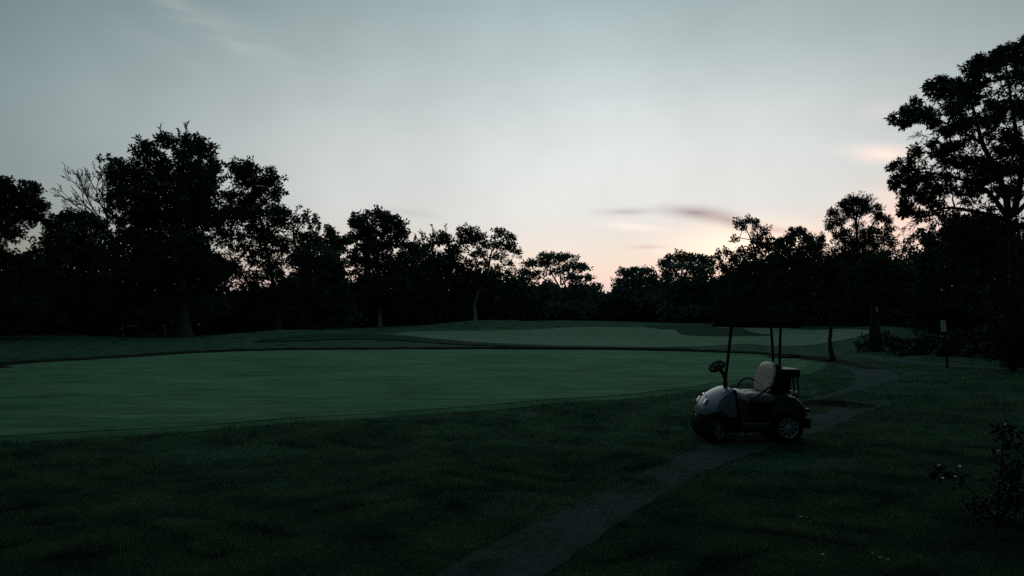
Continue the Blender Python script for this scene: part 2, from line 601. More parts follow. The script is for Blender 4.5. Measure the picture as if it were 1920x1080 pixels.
rm = [(1200, 612.4), (1240, 618), (1275, 626), (1320, 630.5), (1380, 631), (1450, 629.5), (1405, 622), (1350, 615), (1290, 611.6)]
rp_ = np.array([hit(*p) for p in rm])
sheet('mound_shade_sheet', catmull(np.vstack([rp_, rp_[:1]]), 4)[:-1], MAT['mound_shade'], 0.06, 1.2, 6)  # dark sheet: the mound's soft shading painted as colour
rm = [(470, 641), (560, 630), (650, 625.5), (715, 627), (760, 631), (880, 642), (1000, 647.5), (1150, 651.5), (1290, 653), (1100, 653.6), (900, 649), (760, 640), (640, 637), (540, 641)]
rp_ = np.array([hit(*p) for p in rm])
sheet('bank_shade_sheet', catmull(np.vstack([rp_, rp_[:1]]), 4)[:-1], MAT['mound_shade'], 0.06, 1.0, 7)  # shade along the left crest painted as a dark sheet


def ribbon(pts, widths, seed, ragged=0.12, per=10):
    """left/right outline of a path from a centre line (x, y) and half widths"""
    rng = np.random.default_rng(seed)
    c = catmull(np.asarray(pts), per)
    w = catmull(np.asarray(widths)[:, None], per)[:, 0]
    t = np.gradient(c, axis=0)
    t /= np.linalg.norm(t, axis=1, keepdims=True)
    nrm = np.column_stack([-t[:, 1], t[:, 0]])
    kern = np.ones(3) / 3
    jl = np.convolve(rng.normal(0, ragged * 0.6, len(c)), kern, 'same')
    jr = np.convolve(rng.normal(0, ragged * 0.4, len(c)), kern, 'same')
    L = c + nrm * (w + jl)[:, None]
    R = c - nrm * (w + jr)[:, None]
    return np.vstack([L, R[::-1]]), c, nrm, w


mp_px = [(815, 1150, 0.36), (905, 1090, 0.37), (1028, 1016, 0.35), (1126, 958, 0.32), (1218, 910, 0.32), (1302, 870, 0.35), (1385, 839, 0.42), (1470, 810, 0.46), (1545, 787, 0.38), (1600, 772, 0.22), (1650, 762, 0.04)]
PATH1, P1C, P1N, P1W = ribbon([hit(a, b) for a, b, _ in mp_px], [w for _, _, w in mp_px], 3, 0.08, 14)
sheet('cart_path', PATH1, MAT['gravel'], 0.012, 0.18, 3)
lp_px = [(1440, 772, 0.12), (1505, 754, 0.10), (1560, 742, 0.14), (1612, 727, 0.30), (1644, 709, 0.60), (1622, 693, 0.75), (1575, 682, 0.5), (1535, 677, 0.2)]
PATH2, _, _, _ = ribbon([hit(a, b) for a, b, _ in lp_px], [w for _, _, w in lp_px], 4, 0.06)
sheet('loop_path', PATH2, MAT['gravel'], 0.012, 0.4, 4)
rp_px = [(1570, 667, 0.7), (1640, 672, 0.9), (1710, 680, 0.8), (1790, 687, 0.7), (1880, 691, 0.6), (2000, 694, 0.5)]
PATH3, _, _, _ = ribbon([hit(a, b) for a, b, _ in rp_px], [w for _, _, w in rp_px], 5, 0.06)
sheet('side_path', PATH3, MAT['gravel'], 0.012, 0.6, 5)

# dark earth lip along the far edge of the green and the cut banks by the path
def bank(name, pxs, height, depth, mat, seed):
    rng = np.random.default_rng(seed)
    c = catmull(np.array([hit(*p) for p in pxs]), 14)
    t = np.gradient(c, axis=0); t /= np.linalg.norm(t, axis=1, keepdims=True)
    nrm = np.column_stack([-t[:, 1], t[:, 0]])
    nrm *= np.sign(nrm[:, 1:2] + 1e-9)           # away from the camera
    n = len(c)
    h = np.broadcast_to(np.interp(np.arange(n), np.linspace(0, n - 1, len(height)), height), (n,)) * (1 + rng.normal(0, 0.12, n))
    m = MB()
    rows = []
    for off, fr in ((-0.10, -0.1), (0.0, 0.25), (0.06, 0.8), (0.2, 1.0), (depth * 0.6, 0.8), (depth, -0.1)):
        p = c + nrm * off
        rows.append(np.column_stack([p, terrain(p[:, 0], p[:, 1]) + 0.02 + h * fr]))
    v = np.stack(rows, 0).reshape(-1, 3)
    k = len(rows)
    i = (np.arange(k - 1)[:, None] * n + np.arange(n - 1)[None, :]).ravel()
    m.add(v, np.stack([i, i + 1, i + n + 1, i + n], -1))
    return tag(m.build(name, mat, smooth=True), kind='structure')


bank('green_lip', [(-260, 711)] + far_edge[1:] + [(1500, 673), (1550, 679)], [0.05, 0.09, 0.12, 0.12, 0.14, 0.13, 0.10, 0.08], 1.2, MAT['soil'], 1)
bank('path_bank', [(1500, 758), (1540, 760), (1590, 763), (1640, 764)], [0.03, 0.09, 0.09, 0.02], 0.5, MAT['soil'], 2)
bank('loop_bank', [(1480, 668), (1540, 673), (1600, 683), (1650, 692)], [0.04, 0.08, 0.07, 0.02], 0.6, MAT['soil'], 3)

# ------------------------------------------------------------------ trees
LEAF_N = [0]


def leaves(m, cen, rs, n_each, ln, rng, droop=0.15, width=0.42, spread=0.5):
    """m: MB; cen (S,3) spray centres; rs radius (S,) of a spray; ln leaf length (S,)"""
    S = len(cen)
    if S == 0:
        return
    c = np.repeat(cen, n_each, axis=0)
    r = np.repeat(rs, n_each)
    L = np.repeat(ln, n_each) * rng.uniform(0.6, 1.25, S * n_each)
    N = len(c)
    off = rng.normal(0, 1, (N, 3))
    off /= np.linalg.norm(off, axis=1, keepdims=True) + 1e-9
    rad = rng.uniform(0, 1, N) ** 0.6
    p = c + off * (rad * r * spread * 1.6)[:, None] * np.array([1, 1, 0.8])
    a = off + rng.normal(0, 0.6, (N, 3)) + np.array([0, 0, -droop])
    a /= np.linalg.norm(a, axis=1, keepdims=True) + 1e-9
    b = np.cross(a, rng.normal(0, 1, (N, 3)))
    b /= np.linalg.norm(b, axis=1, keepdims=True) + 1e-9
    w = L * width * 0.5
    v = np.stack([p, p + a * (L * 0.45)[:, None] + b * w[:, None], p + a * L[:, None], p + a * (L * 0.45)[:, None] - b * w[:, None]], axis=1).reshape(-1, 3)
    q = np.arange(N * 4).reshape(N, 4)
    m.add(v, q)
    LEAF_N[0] += N


def tree(name, label, cat, group, Y, base, trunk, clumps, tr=0.3, leaf='leaf_dark', bark='bark_dark', seed=0, limbs=(), spx=7.0,
         nleaf=28, lpx=5.8, k=5.4, depth=1.0, twig=0.35, droop=0.15, bare=(), width=0.55):
    """one tree at distance Y. trunk: list of (px, py); clumps: (px, py, rx, ry[, density[, dY]])
    in picture pixels of this view at the tree's own distance; every clump gets a depth of its own"""
    rng = np.random.default_rng(seed)
    s = Y / F
    bx, by = (base[0] - 960) * s, Y
    bz = tz(bx, by) - 0.05
    org = np.array([bx, by, bz])
    root = empty(name, tuple(org))
    tag(root, label, cat, group)
    T = np.array([wp(px, py, Y) for px, py in trunk])
    T = np.vstack([org[None], T]) if T[0][2] > bz + 0.2 else T
    T = catmull(T, 6)
    nt = len(T)
    T[1:-1, 1] += np.cumsum(rng.normal(0, 0.02, nt - 2))
    fr = np.linspace(0, 1, nt)
    R = tr * (1 - 0.62 * fr)
    flare = 1 + 0.7 * np.exp(-(T[:, 2] - bz) / (tr * 1.6))
    tm, bm_ = MB(), MB()
    tm.tube(T, R * flare, 10)
    sk = [np.column_stack([T, R])]
    for li in limbs:                       # visible limbs: list of (px, py, dY), start radius, end radius
        pts, r0, r1 = li
        P = catmull(np.array([wp(px, py, Y + d) for px, py, d in pts]), 6)
        rr = np.linspace(r0, r1, len(P))
        bm_.tube(P, rr, 7)
        sk.append(np.column_stack([P, rr]))
    xs = [c[0] for c in clumps] or [base[0]]
    halfw = max(20, (max(xs) - min(xs)) / 2) * s
    cl = []
    for c in clumps:
        dens = c[4] if len(c) > 4 else 1.0
        d = c[5] if len(c) > 5 else rng.uniform(-0.5, 0.5) * min(halfw, 6.0) * depth
        p = wp(c[0], c[1], Y + d)
        ss = (Y + d) / F
        ax_, az_ = max(c[2] - 0.12 * spx, 0.7 * c[2]), max(c[3] - 0.12 * spx, 0.7 * c[3])
        cl.append((p, np.array([ax_ * ss, 0.5 * (c[2] + c[3]) * ss * 1.1, az_ * ss]), dens, c[2] * c[3]))
    cl.sort(key=lambda t: np.linalg.norm(t[0] - T[-1]))
    lm = MB()
    cens, rss = [], []
    for p, rad, dens, area in cl:
        S = np.concatenate(sk)
        dist = np.linalg.norm(S[:, :3] - p, axis=1) + 1.2 * np.maximum(S[:, 2] - p[2] + 0.3 * rad[2], 0)
        j = int(np.argmin(dist))
        a, ra = S[j, :3], S[j, 3]
        ln = np.linalg.norm(p - a)
        if ln > 0.25:
            mid = (a + p) / 2 + np.array([0, 0, 0.16 * ln]) + rng.normal(0, 0.06 * ln, 3)
            P = bezier(a, mid, p, 7)
            P[1:-1] += rng.normal(0, 0.025 * ln, (5, 3))
            r0 = max(min(ra * 0.65, 0.03 * ln + 0.03), s * 0.8)
            rr = np.linspace(r0, max(0.35 * r0, s * 0.45), 7)
            bm_.tube(P, rr, 5)
            sk.append(np.column_stack([P[2:], rr[2:]]))
        n = max(5, int(k * dens * area / (spx * spx)))
        u = rng.normal(0, 1, (n, 3))
        u /= np.linalg.norm(u, axis=1, keepdims=True)
        out_ = np.where(rng.uniform(0, 1, n) < 0.22, 1 + 0.4 * np.abs(rng.normal(0, 1, n)), 1.0)
        q = u * (rng.uniform(0, 1, n) ** 0.45 * out_)[:, None] * rad + p
        q[:, 2] = np.maximum(q[:, 2], bz + 0.15)
        cens.append(q)
        rss.append(np.full(n, spx * s) * rng.uniform(0.7, 1.25, n))
        nt_ = int(n * twig)
        S = np.concatenate(sk)
        for e in q[:nt_]:
            jj = int(np.argmin(np.linalg.norm(S[:, :3] - e, axis=1)))
            a2 = S[jj, :3]
            l2 = np.linalg.norm(e - a2)
            mid = (a2 + e) / 2 + rng.normal(0, 0.1 * l2, 3)
            r2 = max(s * 0.55, 0.006)
            bm_.tube(np.array([a2, mid, e]), [r2, r2 * 0.8, r2 * 0.5], 3, False)
    for b in bare:                          # leafless twigs: start px, end px, spread
        S = np.concatenate(sk)
        a0 = wp(b[0], b[1], Y)
        a1 = S[int(np.argmin(np.linalg.norm(S[:, :3] - a0, axis=1))), :3]
        if np.linalg.norm(a1 - a0) > 0.05:
            bm_.tube(np.array([a1, (a0 + a1) / 2, a0]), s * b[4] * 1.2, 4)
        twigs(bm_, a0, wp(b[2], b[3], Y), s * b[4], s * b[5], rng, 3)
    link('trunk', tm.mesh('trunk', True, org), MAT[bark], root)
    if bm_.n:
        link('branches', bm_.mesh('branches', True, org), MAT[bark], root)
    if cens:
        cens, rss = np.concatenate(cens), np.concatenate(rss)
        leaves(lm, cens, rss, nleaf, np.full(len(cens), lpx * s), rng, droop, width)
        link('crown', lm.mesh('crown', False, org), MAT[leaf], root)
    return root


def twigs(m, a, b, r, rmin, rng, level):
    """a bare branch from a to b that forks again and again"""
    ln = np.linalg.norm(b - a)
    mid = (a + b) / 2 + rng.normal(0, 0.05 * ln, 3) + np.array([0, 0, 0.03 * ln])
    P = bezier(a, mid, b, 6)
    P[1:-1] += rng.normal(0, 0.012 * ln, (4, 3))
    m.tube(P, np.linspace(r, max(r * 0.35, rmin), 6), 5 if level > 1 else 4)
    if level <= 0:
        return
    d = (b - a) / (ln + 1e-9)
    for i in range(5 if level > 1 else 4):
        t = rng.uniform(0.3, 0.95)
        o = P[int(t * 5)]
        side = rng.normal(0, 1, 3)
        side -= d * side.dot(d)
        side /= np.linalg.norm(side) + 1e-9
        nd = d * rng.uniform(0.6, 1.0) + side * rng.uniform(0.35, 0.8) + np.array([0, 0, 0.15])
        nd /= np.linalg.norm(nd)
        twigs(m, o, o + nd * ln * rng.uniform(0.25, 0.5), max(r * 0.45, rmin), rmin, rng, level - 1)


LW, RW = 'trees along the left edge of the course', 'trees along the right edge of the course'
FW = 'trees along the far end of the fairway'

tree('oak_tree', 'tallest dark oak in the left wood, wide knobbly crown with dead twigs on top', 'tree', LW, 68, (343, 635), [(342, 600), (341, 560), (338, 500), (336, 440), (334, 380)], [
    (307, 264, 20, 17), (353, 272, 32, 24), (383, 278, 22, 20), (272, 280, 23, 19), (213, 307, 19, 15), (226, 332, 30, 23), (255, 323, 28, 26), (298, 319, 42, 38), (362, 315, 46, 36),
    (401, 319, 18, 25), (221, 370, 26, 25), (272, 370, 48, 38), (340, 362, 56, 38), (383, 349, 32, 28), (255, 406, 56, 33), (323, 413, 70, 42), (375, 392, 42, 36), (300, 460, 90, 42), (360, 470, 50, 38),
    (260, 510, 70, 36), (345, 525, 70, 40), (240, 560, 60, 30), (345, 560, 60, 24), (300, 585, 40, 18), (395, 575, 40, 22), (400, 510, 30, 34), (400, 415, 26, 22, 0.8)],
    tr=0.62, k=4.3, seed=11, bare=[(305, 255, 299, 238, 0.9, 0.35), (345, 258, 352, 228, 0.9, 0.35), (338, 262, 334, 240, 0.7, 0.35), (268, 270, 252, 258, 0.7, 0.3)], bark='bark_mid')
tree('oak_tree', 'dark oak leaning right beside the tallest oak, open lower crown with sky gaps', 'tree', LW, 76, (521, 622), [(520, 600), (516, 560), (508, 510), (496, 450), (484, 390)], [
    (464, 315, 33, 17), (447, 328, 19, 17), (507, 333, 17, 18), (481, 345, 42, 20), (512, 361, 17, 14), (432, 366, 22, 12, 0.7), (462, 375, 42, 18), (477, 400, 52, 22), (528, 397, 18, 14), (524, 413, 20, 17),
    (490, 437, 42, 20, 0.8), (430, 405, 34, 24), (515, 456, 28, 24, 0.7), (424, 440, 26, 18, 0.8), (450, 462, 24, 16, 0.55), (483, 480, 36, 20, 0.6), (421, 498, 33, 24), (511, 505, 32, 26, 0.8), (460, 520, 34, 16, 0.7),
    (535, 470, 14, 14, 0.6), (498, 560, 40, 28), (440, 570, 50, 24), (540, 540, 20, 30)],
    tr=0.30, k=4.4, seed=12, bare=[(448, 372, 425, 362, 0.8, 0.35), (400, 350, 403, 338, 0.5, 0.3)], bark='bark_dark')
tree('broadleaf_tree', 'dark bushy tree cut by the left picture edge', 'tree', LW, 60, (-20, 640), [(-20, 600), (-15, 500), (-5, 420)], [
    (8, 349, 25, 19), (60, 349, 17, 13), (34, 370, 38, 22), (69, 384, 17, 16), (25, 404, 46, 24), (64, 404, 20, 12), (13, 436, 28, 16), (25, 490, 42, 22, 0.8), (-40, 380, 45, 50), (-60, 460, 60, 50),
    (-90, 410, 50, 55), (50, 520, 50, 26), (-10, 545, 60, 40), (40, 575, 60, 30)], tr=0.4, seed=13, bark='bark_dark')
tree('broadleaf_tree', 'low round dark tree between the left edge tree and the tallest oak', 'tree', LW, 74, (162, 632), [(162, 600), (158, 540), (150, 470)], [
    (119, 406, 21, 10), (146, 410, 28, 13), (102, 421, 22, 16), (128, 440, 46, 26), (172, 424, 28, 22), (110, 475, 45, 30), (165, 480, 45, 34), (130, 535, 60, 34), (185, 540, 50, 30), (100, 580, 60, 30), (180, 590, 60, 25)],
    tr=0.22, seed=14)
# dead tree
def dead_tree(label, Y, base, top, tips, tr, seed):
    rng = np.random.default_rng(seed)
    s = Y / F
    bx = (base[0] - 960) * s
    org = np.array([bx, Y, tz(bx, Y) - 0.05])
    root = empty('bare_tree', tuple(org))
    tag(root, label, 'tree')
    m = MB()
    T = catmull(np.array([org] + [wp(*p, Y) for p in top]), 5)
    m.tube(T, np.linspace(tr, tr * 0.5, len(T)), 8)
    link('trunk', m.mesh('trunk', True, org), MAT['bark_mid'], root)
    for (px, py, d, i) in tips:
        b = MB()
        a = T[int(i * (len(T) - 1))]
        twigs(b, a, wp(px, py, Y + d), s * 1.6, s * 0.38, rng, 3)
        link('branch', b.mesh('branch', True, org), MAT['bark_mid'], root)


dead_tree('leafless grey tree with bare fanned branches left of the tallest oak', 82, (204, 630), [(204, 560), (203, 480), (202, 415)],
          [(158, 313, -1, 1.0), (132, 348, 1, 0.98), (111, 364, -0.5, 0.95), (186, 322, 1, 1.0), (128, 390, 0.5, 0.93), (200, 345, 0, 1.0), (148, 330, 2, 0.97)], 0.16, 21)
tree('sapling', 'thin pale trunk standing alone left of the tallest oak', 'tree', LW, 69, (232, 634), [(231, 610), (230, 585), (230, 560)],
     [(230, 545, 20, 16), (222, 565, 16, 12), (238, 560, 15, 14)], tr=0.10, seed=15, bark='bark_pale')
tree('broadleaf_tree', 'slender tree with thin feathery top right of the leaning oak', 'tree', LW, 92, (560, 621), [(560, 590), (562, 520), (556, 470), (552, 440)], [
    (566, 411, 22, 15, 0.28), (592, 421, 13, 16, 0.3), (550, 425, 10, 14, 0.35), (580, 436, 22, 14, 0.45), (553, 455, 22, 22, 0.5), (588, 456, 28, 20, 0.8), (619, 433, 12, 11, 0.7), (617, 446, 18, 14, 0.9), (641, 452, 14, 9, 0.8),
    (630, 462, 18, 12), (560, 490, 22, 20, 0.7)],
    tr=0.16, seed=16, twig=0.95, leaf='leaf_mid', limbs=[([(556, 470, 0), (550, 440, 0.5), (555, 418, 0.3), (568, 402, 0)], 0.14, 0.05), ([(553, 440, 0.4), (566, 420, -0.5), (585, 412, -1)], 0.09, 0.04)],
    bare=[(555, 425, 556, 398, 0.8, 0.35), (566, 420, 580, 398, 0.8, 0.35), (580, 425, 597, 402, 0.8, 0.35), (617, 438, 612, 424, 0.6, 0.35)])
tree('willow_tree', 'drooping rounded green tree with foliage down to the ground in the left wood', 'tree', LW, 84, (600, 620), [(600, 590), (600, 540), (598, 500)], [
    (592, 485, 42, 26), (624, 497, 24, 32), (604, 536, 44, 48), (650, 574, 18, 30), (628, 582, 38, 32), (575, 580, 36, 34), (560, 545, 26, 40), (640, 540, 16, 26, 0.7)],
    tr=0.25, seed=17, leaf='leaf_mid', droop=0.7)
tree('broadleaf_tree', 'round-topped tree with pale straight trunk left of the fairway', 'tree', LW, 106, (712, 614), [(712, 590), (711, 550), (708, 500), (705, 450)], [
    (674, 412, 17, 13), (705, 404, 28, 13), (732, 416, 22, 16), (662, 421, 13, 9), (749, 422, 9, 11), (693, 428, 30, 16, 0.75), (725, 434, 33, 15, 0.75), (676, 440, 20, 12, 0.9), (751, 444, 13, 12), (655, 452, 14, 9, 0.8),
    (704, 458, 46, 18), (758, 459, 14, 8, 0.7), (690, 490, 45, 28), (740, 500, 28, 30), (690, 540, 42, 28), (750, 540, 17, 32), (720, 565, 36, 22)],
    tr=0.30, seed=18, bark='bark_pale', limbs=[([(708, 470, 0), (695, 445, 0.5), (680, 425, 1)], 0.16, 0.06), ([(708, 470, 0), (722, 440, -0.5), (735, 420, -1)], 0.16, 0.06), ([(707, 465, 0), (706, 430, 0), (704, 408, 0)], 0.14, 0.05)])
tree('broadleaf_tree', 'bushy tree with a thin fan of fine twigs on top between two full-crowned trees', 'tree', FW, 118, (812, 611), [(812, 585), (812, 530), (812, 480)], [
    (815, 448, 28, 16, 0.35), (835, 452, 14, 16, 0.5), (797, 460, 16, 12, 0.5), (775, 470, 24, 16), (800, 500, 46, 28), (842, 492, 28, 22), (850, 470, 14, 14, 0.7), (800, 550, 46, 36), (850, 550, 30, 36), (770, 530, 26, 30)],
    tr=0.2, seed=19, twig=0.95, leaf='leaf_mid', bare=[(812, 465, 792, 434, 0.7, 0.35), (814, 465, 815, 430, 0.7, 0.35), (816, 468, 840, 436, 0.7, 0.35), (810, 470, 780, 445, 0.6, 0.35)])
tree('broadleaf_tree', 'open-crowned tree with pale leaning forked trunk at the fairway corner', 'tree', FW, 116, (892, 604), [(891, 590), (890, 573), (897, 550), (910, 523), (917, 497)], [
    (870, 433, 18, 11), (893, 440, 22, 14), (880, 450, 24, 12), (908, 457, 14, 10), (937, 440, 14, 13), (960, 447, 13, 12), (953, 463, 24, 12), (973, 473, 7, 10), (929, 458, 13, 9), (897, 473, 22, 11), (937, 483, 20, 8, 0.8),
    (880, 491, 18, 9, 0.8), (912, 492, 16, 7, 0.6), (953, 494, 12, 11, 0.6), (862, 452, 10, 12, 0.7), (856, 474, 14, 12, 0.6), (930, 512, 34, 14), (890, 520, 36, 20), (925, 538, 26, 32)],
    tr=0.32, seed=20, bark='bark_pale', spx=5.5, lpx=5, nleaf=18, k=3.8, limbs=[([(917, 497, 0), (921, 475, 0.5), (932, 458, 1), (945, 445, 1)], 0.18, 0.05), ([(917, 497, 0), (905, 480, -0.5), (893, 462, -1), (884, 445, -1)], 0.18, 0.05), ([(919, 485, 0.3), (936, 474, 1), (955, 462, 1.5)], 0.12, 0.05), ([(908, 484, -0.3), (888, 474, -1), (868, 462, -1.5)], 0.1, 0.05)])
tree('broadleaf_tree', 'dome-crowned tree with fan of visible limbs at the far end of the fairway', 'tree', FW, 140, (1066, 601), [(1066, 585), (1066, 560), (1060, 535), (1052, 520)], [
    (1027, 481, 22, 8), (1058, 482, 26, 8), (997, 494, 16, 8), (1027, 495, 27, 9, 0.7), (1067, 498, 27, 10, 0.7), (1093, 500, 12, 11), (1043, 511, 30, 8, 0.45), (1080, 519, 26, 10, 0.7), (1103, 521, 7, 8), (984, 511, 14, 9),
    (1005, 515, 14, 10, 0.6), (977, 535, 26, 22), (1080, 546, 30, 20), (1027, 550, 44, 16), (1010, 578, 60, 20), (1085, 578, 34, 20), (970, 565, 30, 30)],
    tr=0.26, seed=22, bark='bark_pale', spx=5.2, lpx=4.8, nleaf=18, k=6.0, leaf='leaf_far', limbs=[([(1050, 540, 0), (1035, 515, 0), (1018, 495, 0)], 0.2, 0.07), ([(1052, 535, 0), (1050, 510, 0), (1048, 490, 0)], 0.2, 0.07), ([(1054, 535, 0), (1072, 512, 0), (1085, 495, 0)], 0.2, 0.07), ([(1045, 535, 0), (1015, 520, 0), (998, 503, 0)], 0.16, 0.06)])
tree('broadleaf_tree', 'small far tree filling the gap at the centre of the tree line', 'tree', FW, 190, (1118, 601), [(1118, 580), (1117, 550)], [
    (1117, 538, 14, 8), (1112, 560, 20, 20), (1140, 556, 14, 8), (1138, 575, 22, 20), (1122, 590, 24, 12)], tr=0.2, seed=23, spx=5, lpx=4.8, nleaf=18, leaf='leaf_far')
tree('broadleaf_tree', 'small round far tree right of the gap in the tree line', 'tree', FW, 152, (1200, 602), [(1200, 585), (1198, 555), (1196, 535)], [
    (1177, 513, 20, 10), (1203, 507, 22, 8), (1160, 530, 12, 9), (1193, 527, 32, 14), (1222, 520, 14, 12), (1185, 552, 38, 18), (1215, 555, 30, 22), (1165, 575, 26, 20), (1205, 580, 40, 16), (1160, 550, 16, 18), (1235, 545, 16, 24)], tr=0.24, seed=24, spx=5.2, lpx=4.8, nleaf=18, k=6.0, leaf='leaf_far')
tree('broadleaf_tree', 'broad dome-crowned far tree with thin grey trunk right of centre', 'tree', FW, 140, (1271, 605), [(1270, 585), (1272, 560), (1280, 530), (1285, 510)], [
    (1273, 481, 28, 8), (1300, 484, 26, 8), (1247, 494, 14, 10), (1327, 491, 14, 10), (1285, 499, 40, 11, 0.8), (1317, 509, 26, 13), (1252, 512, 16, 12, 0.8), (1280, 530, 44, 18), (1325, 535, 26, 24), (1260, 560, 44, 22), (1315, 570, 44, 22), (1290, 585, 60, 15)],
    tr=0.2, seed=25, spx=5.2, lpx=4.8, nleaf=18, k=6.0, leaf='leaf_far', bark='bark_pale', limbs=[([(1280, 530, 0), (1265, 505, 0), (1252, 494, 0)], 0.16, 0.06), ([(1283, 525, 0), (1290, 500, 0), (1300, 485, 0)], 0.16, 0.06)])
tree('broadleaf_tree', 'ragged small tree with lit gaps in its crown below the sunset glow', 'tree', RW, 118, (1362, 608), [(1362, 580), (1362, 540), (1364, 500)], [
    (1357, 471, 12, 8, 0.9), (1346, 481, 7, 9, 0.8), (1352, 497, 12, 13, 0.5), (1373, 484, 18, 12, 0.8), (1370, 505, 20, 12, 0.7), (1385, 525, 32, 24), (1358, 545, 28, 30), (1395, 570, 44, 30), (1350, 585, 36, 18)], tr=0.2, seed=26, spx=5.2, lpx=4.8, nleaf=18, k=4.0)
tree('broadleaf_tree', 'tree with small tuft standing above its crown beside the sunset glow', 'tree', RW, 100, (1418, 611), [(1418, 580), (1420, 530), (1418, 490), (1412, 460)], [
    (1383, 417, 8, 9), (1400, 417, 12, 10), (1417, 420, 9, 10), (1392, 428, 8, 6, 0.6), (1437, 433, 10, 9), (1377, 447, 10, 6, 0.8), (1420, 447, 16, 10), (1400, 474, 22, 12), (1433, 461, 27, 16), (1462, 462, 24, 14), (1415, 500, 45, 24), (1455, 505, 40, 30), (1420, 550, 54, 34), (1460, 575, 44, 28)],
    tr=0.26, seed=27, spx=5.2, lpx=4.8, nleaf=18, k=4.0, limbs=[([(1412, 460, 0), (1405, 442, 0), (1396, 425, 0)], 0.11, 0.05), ([(1412, 460, 0), (1413, 440, 0.3), (1415, 424, 0.4)], 0.09, 0.04), ([(1408, 450, 0), (1392, 447, -0.3), (1378, 447, -0.5)], 0.07, 0.04)])
tree('broadleaf_tree', 'dense dark tree left of the fan-shaped pine', 'tree', RW, 92, (1500, 612), [(1500, 580), (1500, 520), (1496, 470)], [
    (1490, 437, 18, 10), (1504, 433, 8, 9), (1480, 450, 20, 12), (1513, 447, 13, 10), (1537, 443, 9, 9), (1517, 461, 33, 15), (1480, 480, 34, 22), (1525, 495, 40, 28), (1485, 525, 40, 34), (1535, 550, 44, 34), (1490, 580, 48, 28)], tr=0.26, seed=28, spx=6, lpx=5, nleaf=20)
tree('pine_tree', 'fan-shaped pine with three lobes and visible upright limbs', 'tree', RW, 80, (1612, 614), [(1612, 580), (1611, 520), (1608, 470), (1606, 442)], [
    (1607, 375, 24, 11), (1593, 390, 16, 17, 0.9), (1620, 387, 17, 18, 0.9), (1583, 381, 8, 9), (1560, 401, 11, 11), (1556, 420, 10, 13, 0.9), (1573, 416, 12, 12, 0.8), (1647, 389, 9, 9), (1647, 406, 13, 12), (1663, 413, 7, 12), (1667, 430, 8, 10, 0.9),
    (1602, 404, 15, 12, 0.7), (1604, 425, 12, 10, 0.5), (1580, 440, 20, 12), (1632, 438, 28, 12), (1660, 447, 13, 10, 0.8), (1613, 457, 46, 14), (1674, 455, 12, 12, 0.6), (1585, 485, 46, 22), (1640, 485, 44, 24), (1600, 530, 60, 34), (1650, 545, 50, 34), (1600, 580, 60, 26)],
    tr=0.30, seed=29, spx=5.0, lpx=5.5, k=5.2, leaf='needle', width=0.3, nleaf=24, limbs=[([(1606, 445, 0), (1604, 420, 0), (1598, 395, 0), (1592, 378, 0)], 0.10, 0.03), ([(1606, 445, 0), (1610, 415, 0.3), (1618, 385, 0.4)], 0.10, 0.03), ([(1604, 455, 0), (1585, 435, -0.4), (1566, 410, -0.8)], 0.11, 0.04), ([(1610, 450, 0), (1630, 430, 0.6), (1646, 405, 1)], 0.12, 0.04), ([(1620, 445, 0.3), (1650, 430, 1), (1664, 415, 1.3)], 0.08, 0.04), ([(1606, 430, 0), (1606, 400, -0.4), (1607, 376, -0.5)], 0.1, 0.04)])
tree('broadleaf_tree', 'thin ragged tree letting the sunset through right of the pine', 'tree', RW, 72, (1700, 618), [(1700, 590), (1700, 530), (1700, 480)], [
    (1707, 452, 11, 14, 0.55), (1696, 470, 13, 14, 0.5), (1712, 478, 12, 12, 0.6), (1690, 492, 20, 12, 0.9), (1705, 515, 34, 22), (1690, 555, 44, 32), (1720, 580, 44, 26)], tr=0.18, seed=30, spx=5.2, lpx=4.8, nleaf=18, k=4.0)
tree('broadleaf_tree', 'low dark spreading tree beneath the limbs of the big right tree', 'tree', RW, 50, (1815, 632), [(1815, 600), (1815, 550), (1812, 490)], [
    (1795, 416, 28, 9), (1831, 412, 36, 9), (1782, 433, 33, 14), (1729, 440, 11, 10), (1740, 454, 18, 14, 0.9), (1818, 440, 46, 22), (1862, 430, 36, 17), (1773, 461, 36, 16, 0.85), (1810, 475, 66, 24), (1873, 462, 32, 24, 0.8), (1735, 490, 26, 24), (1850, 510, 70, 36),
    (1770, 520, 50, 36), (1900, 480, 34, 40), (1930, 540, 60, 50), (1730, 550, 40, 36), (1830, 570, 80, 36), (1900, 600, 60, 30), (1760, 595, 60, 26)], tr=0.30, seed=31, spx=7.5, lpx=6.5)
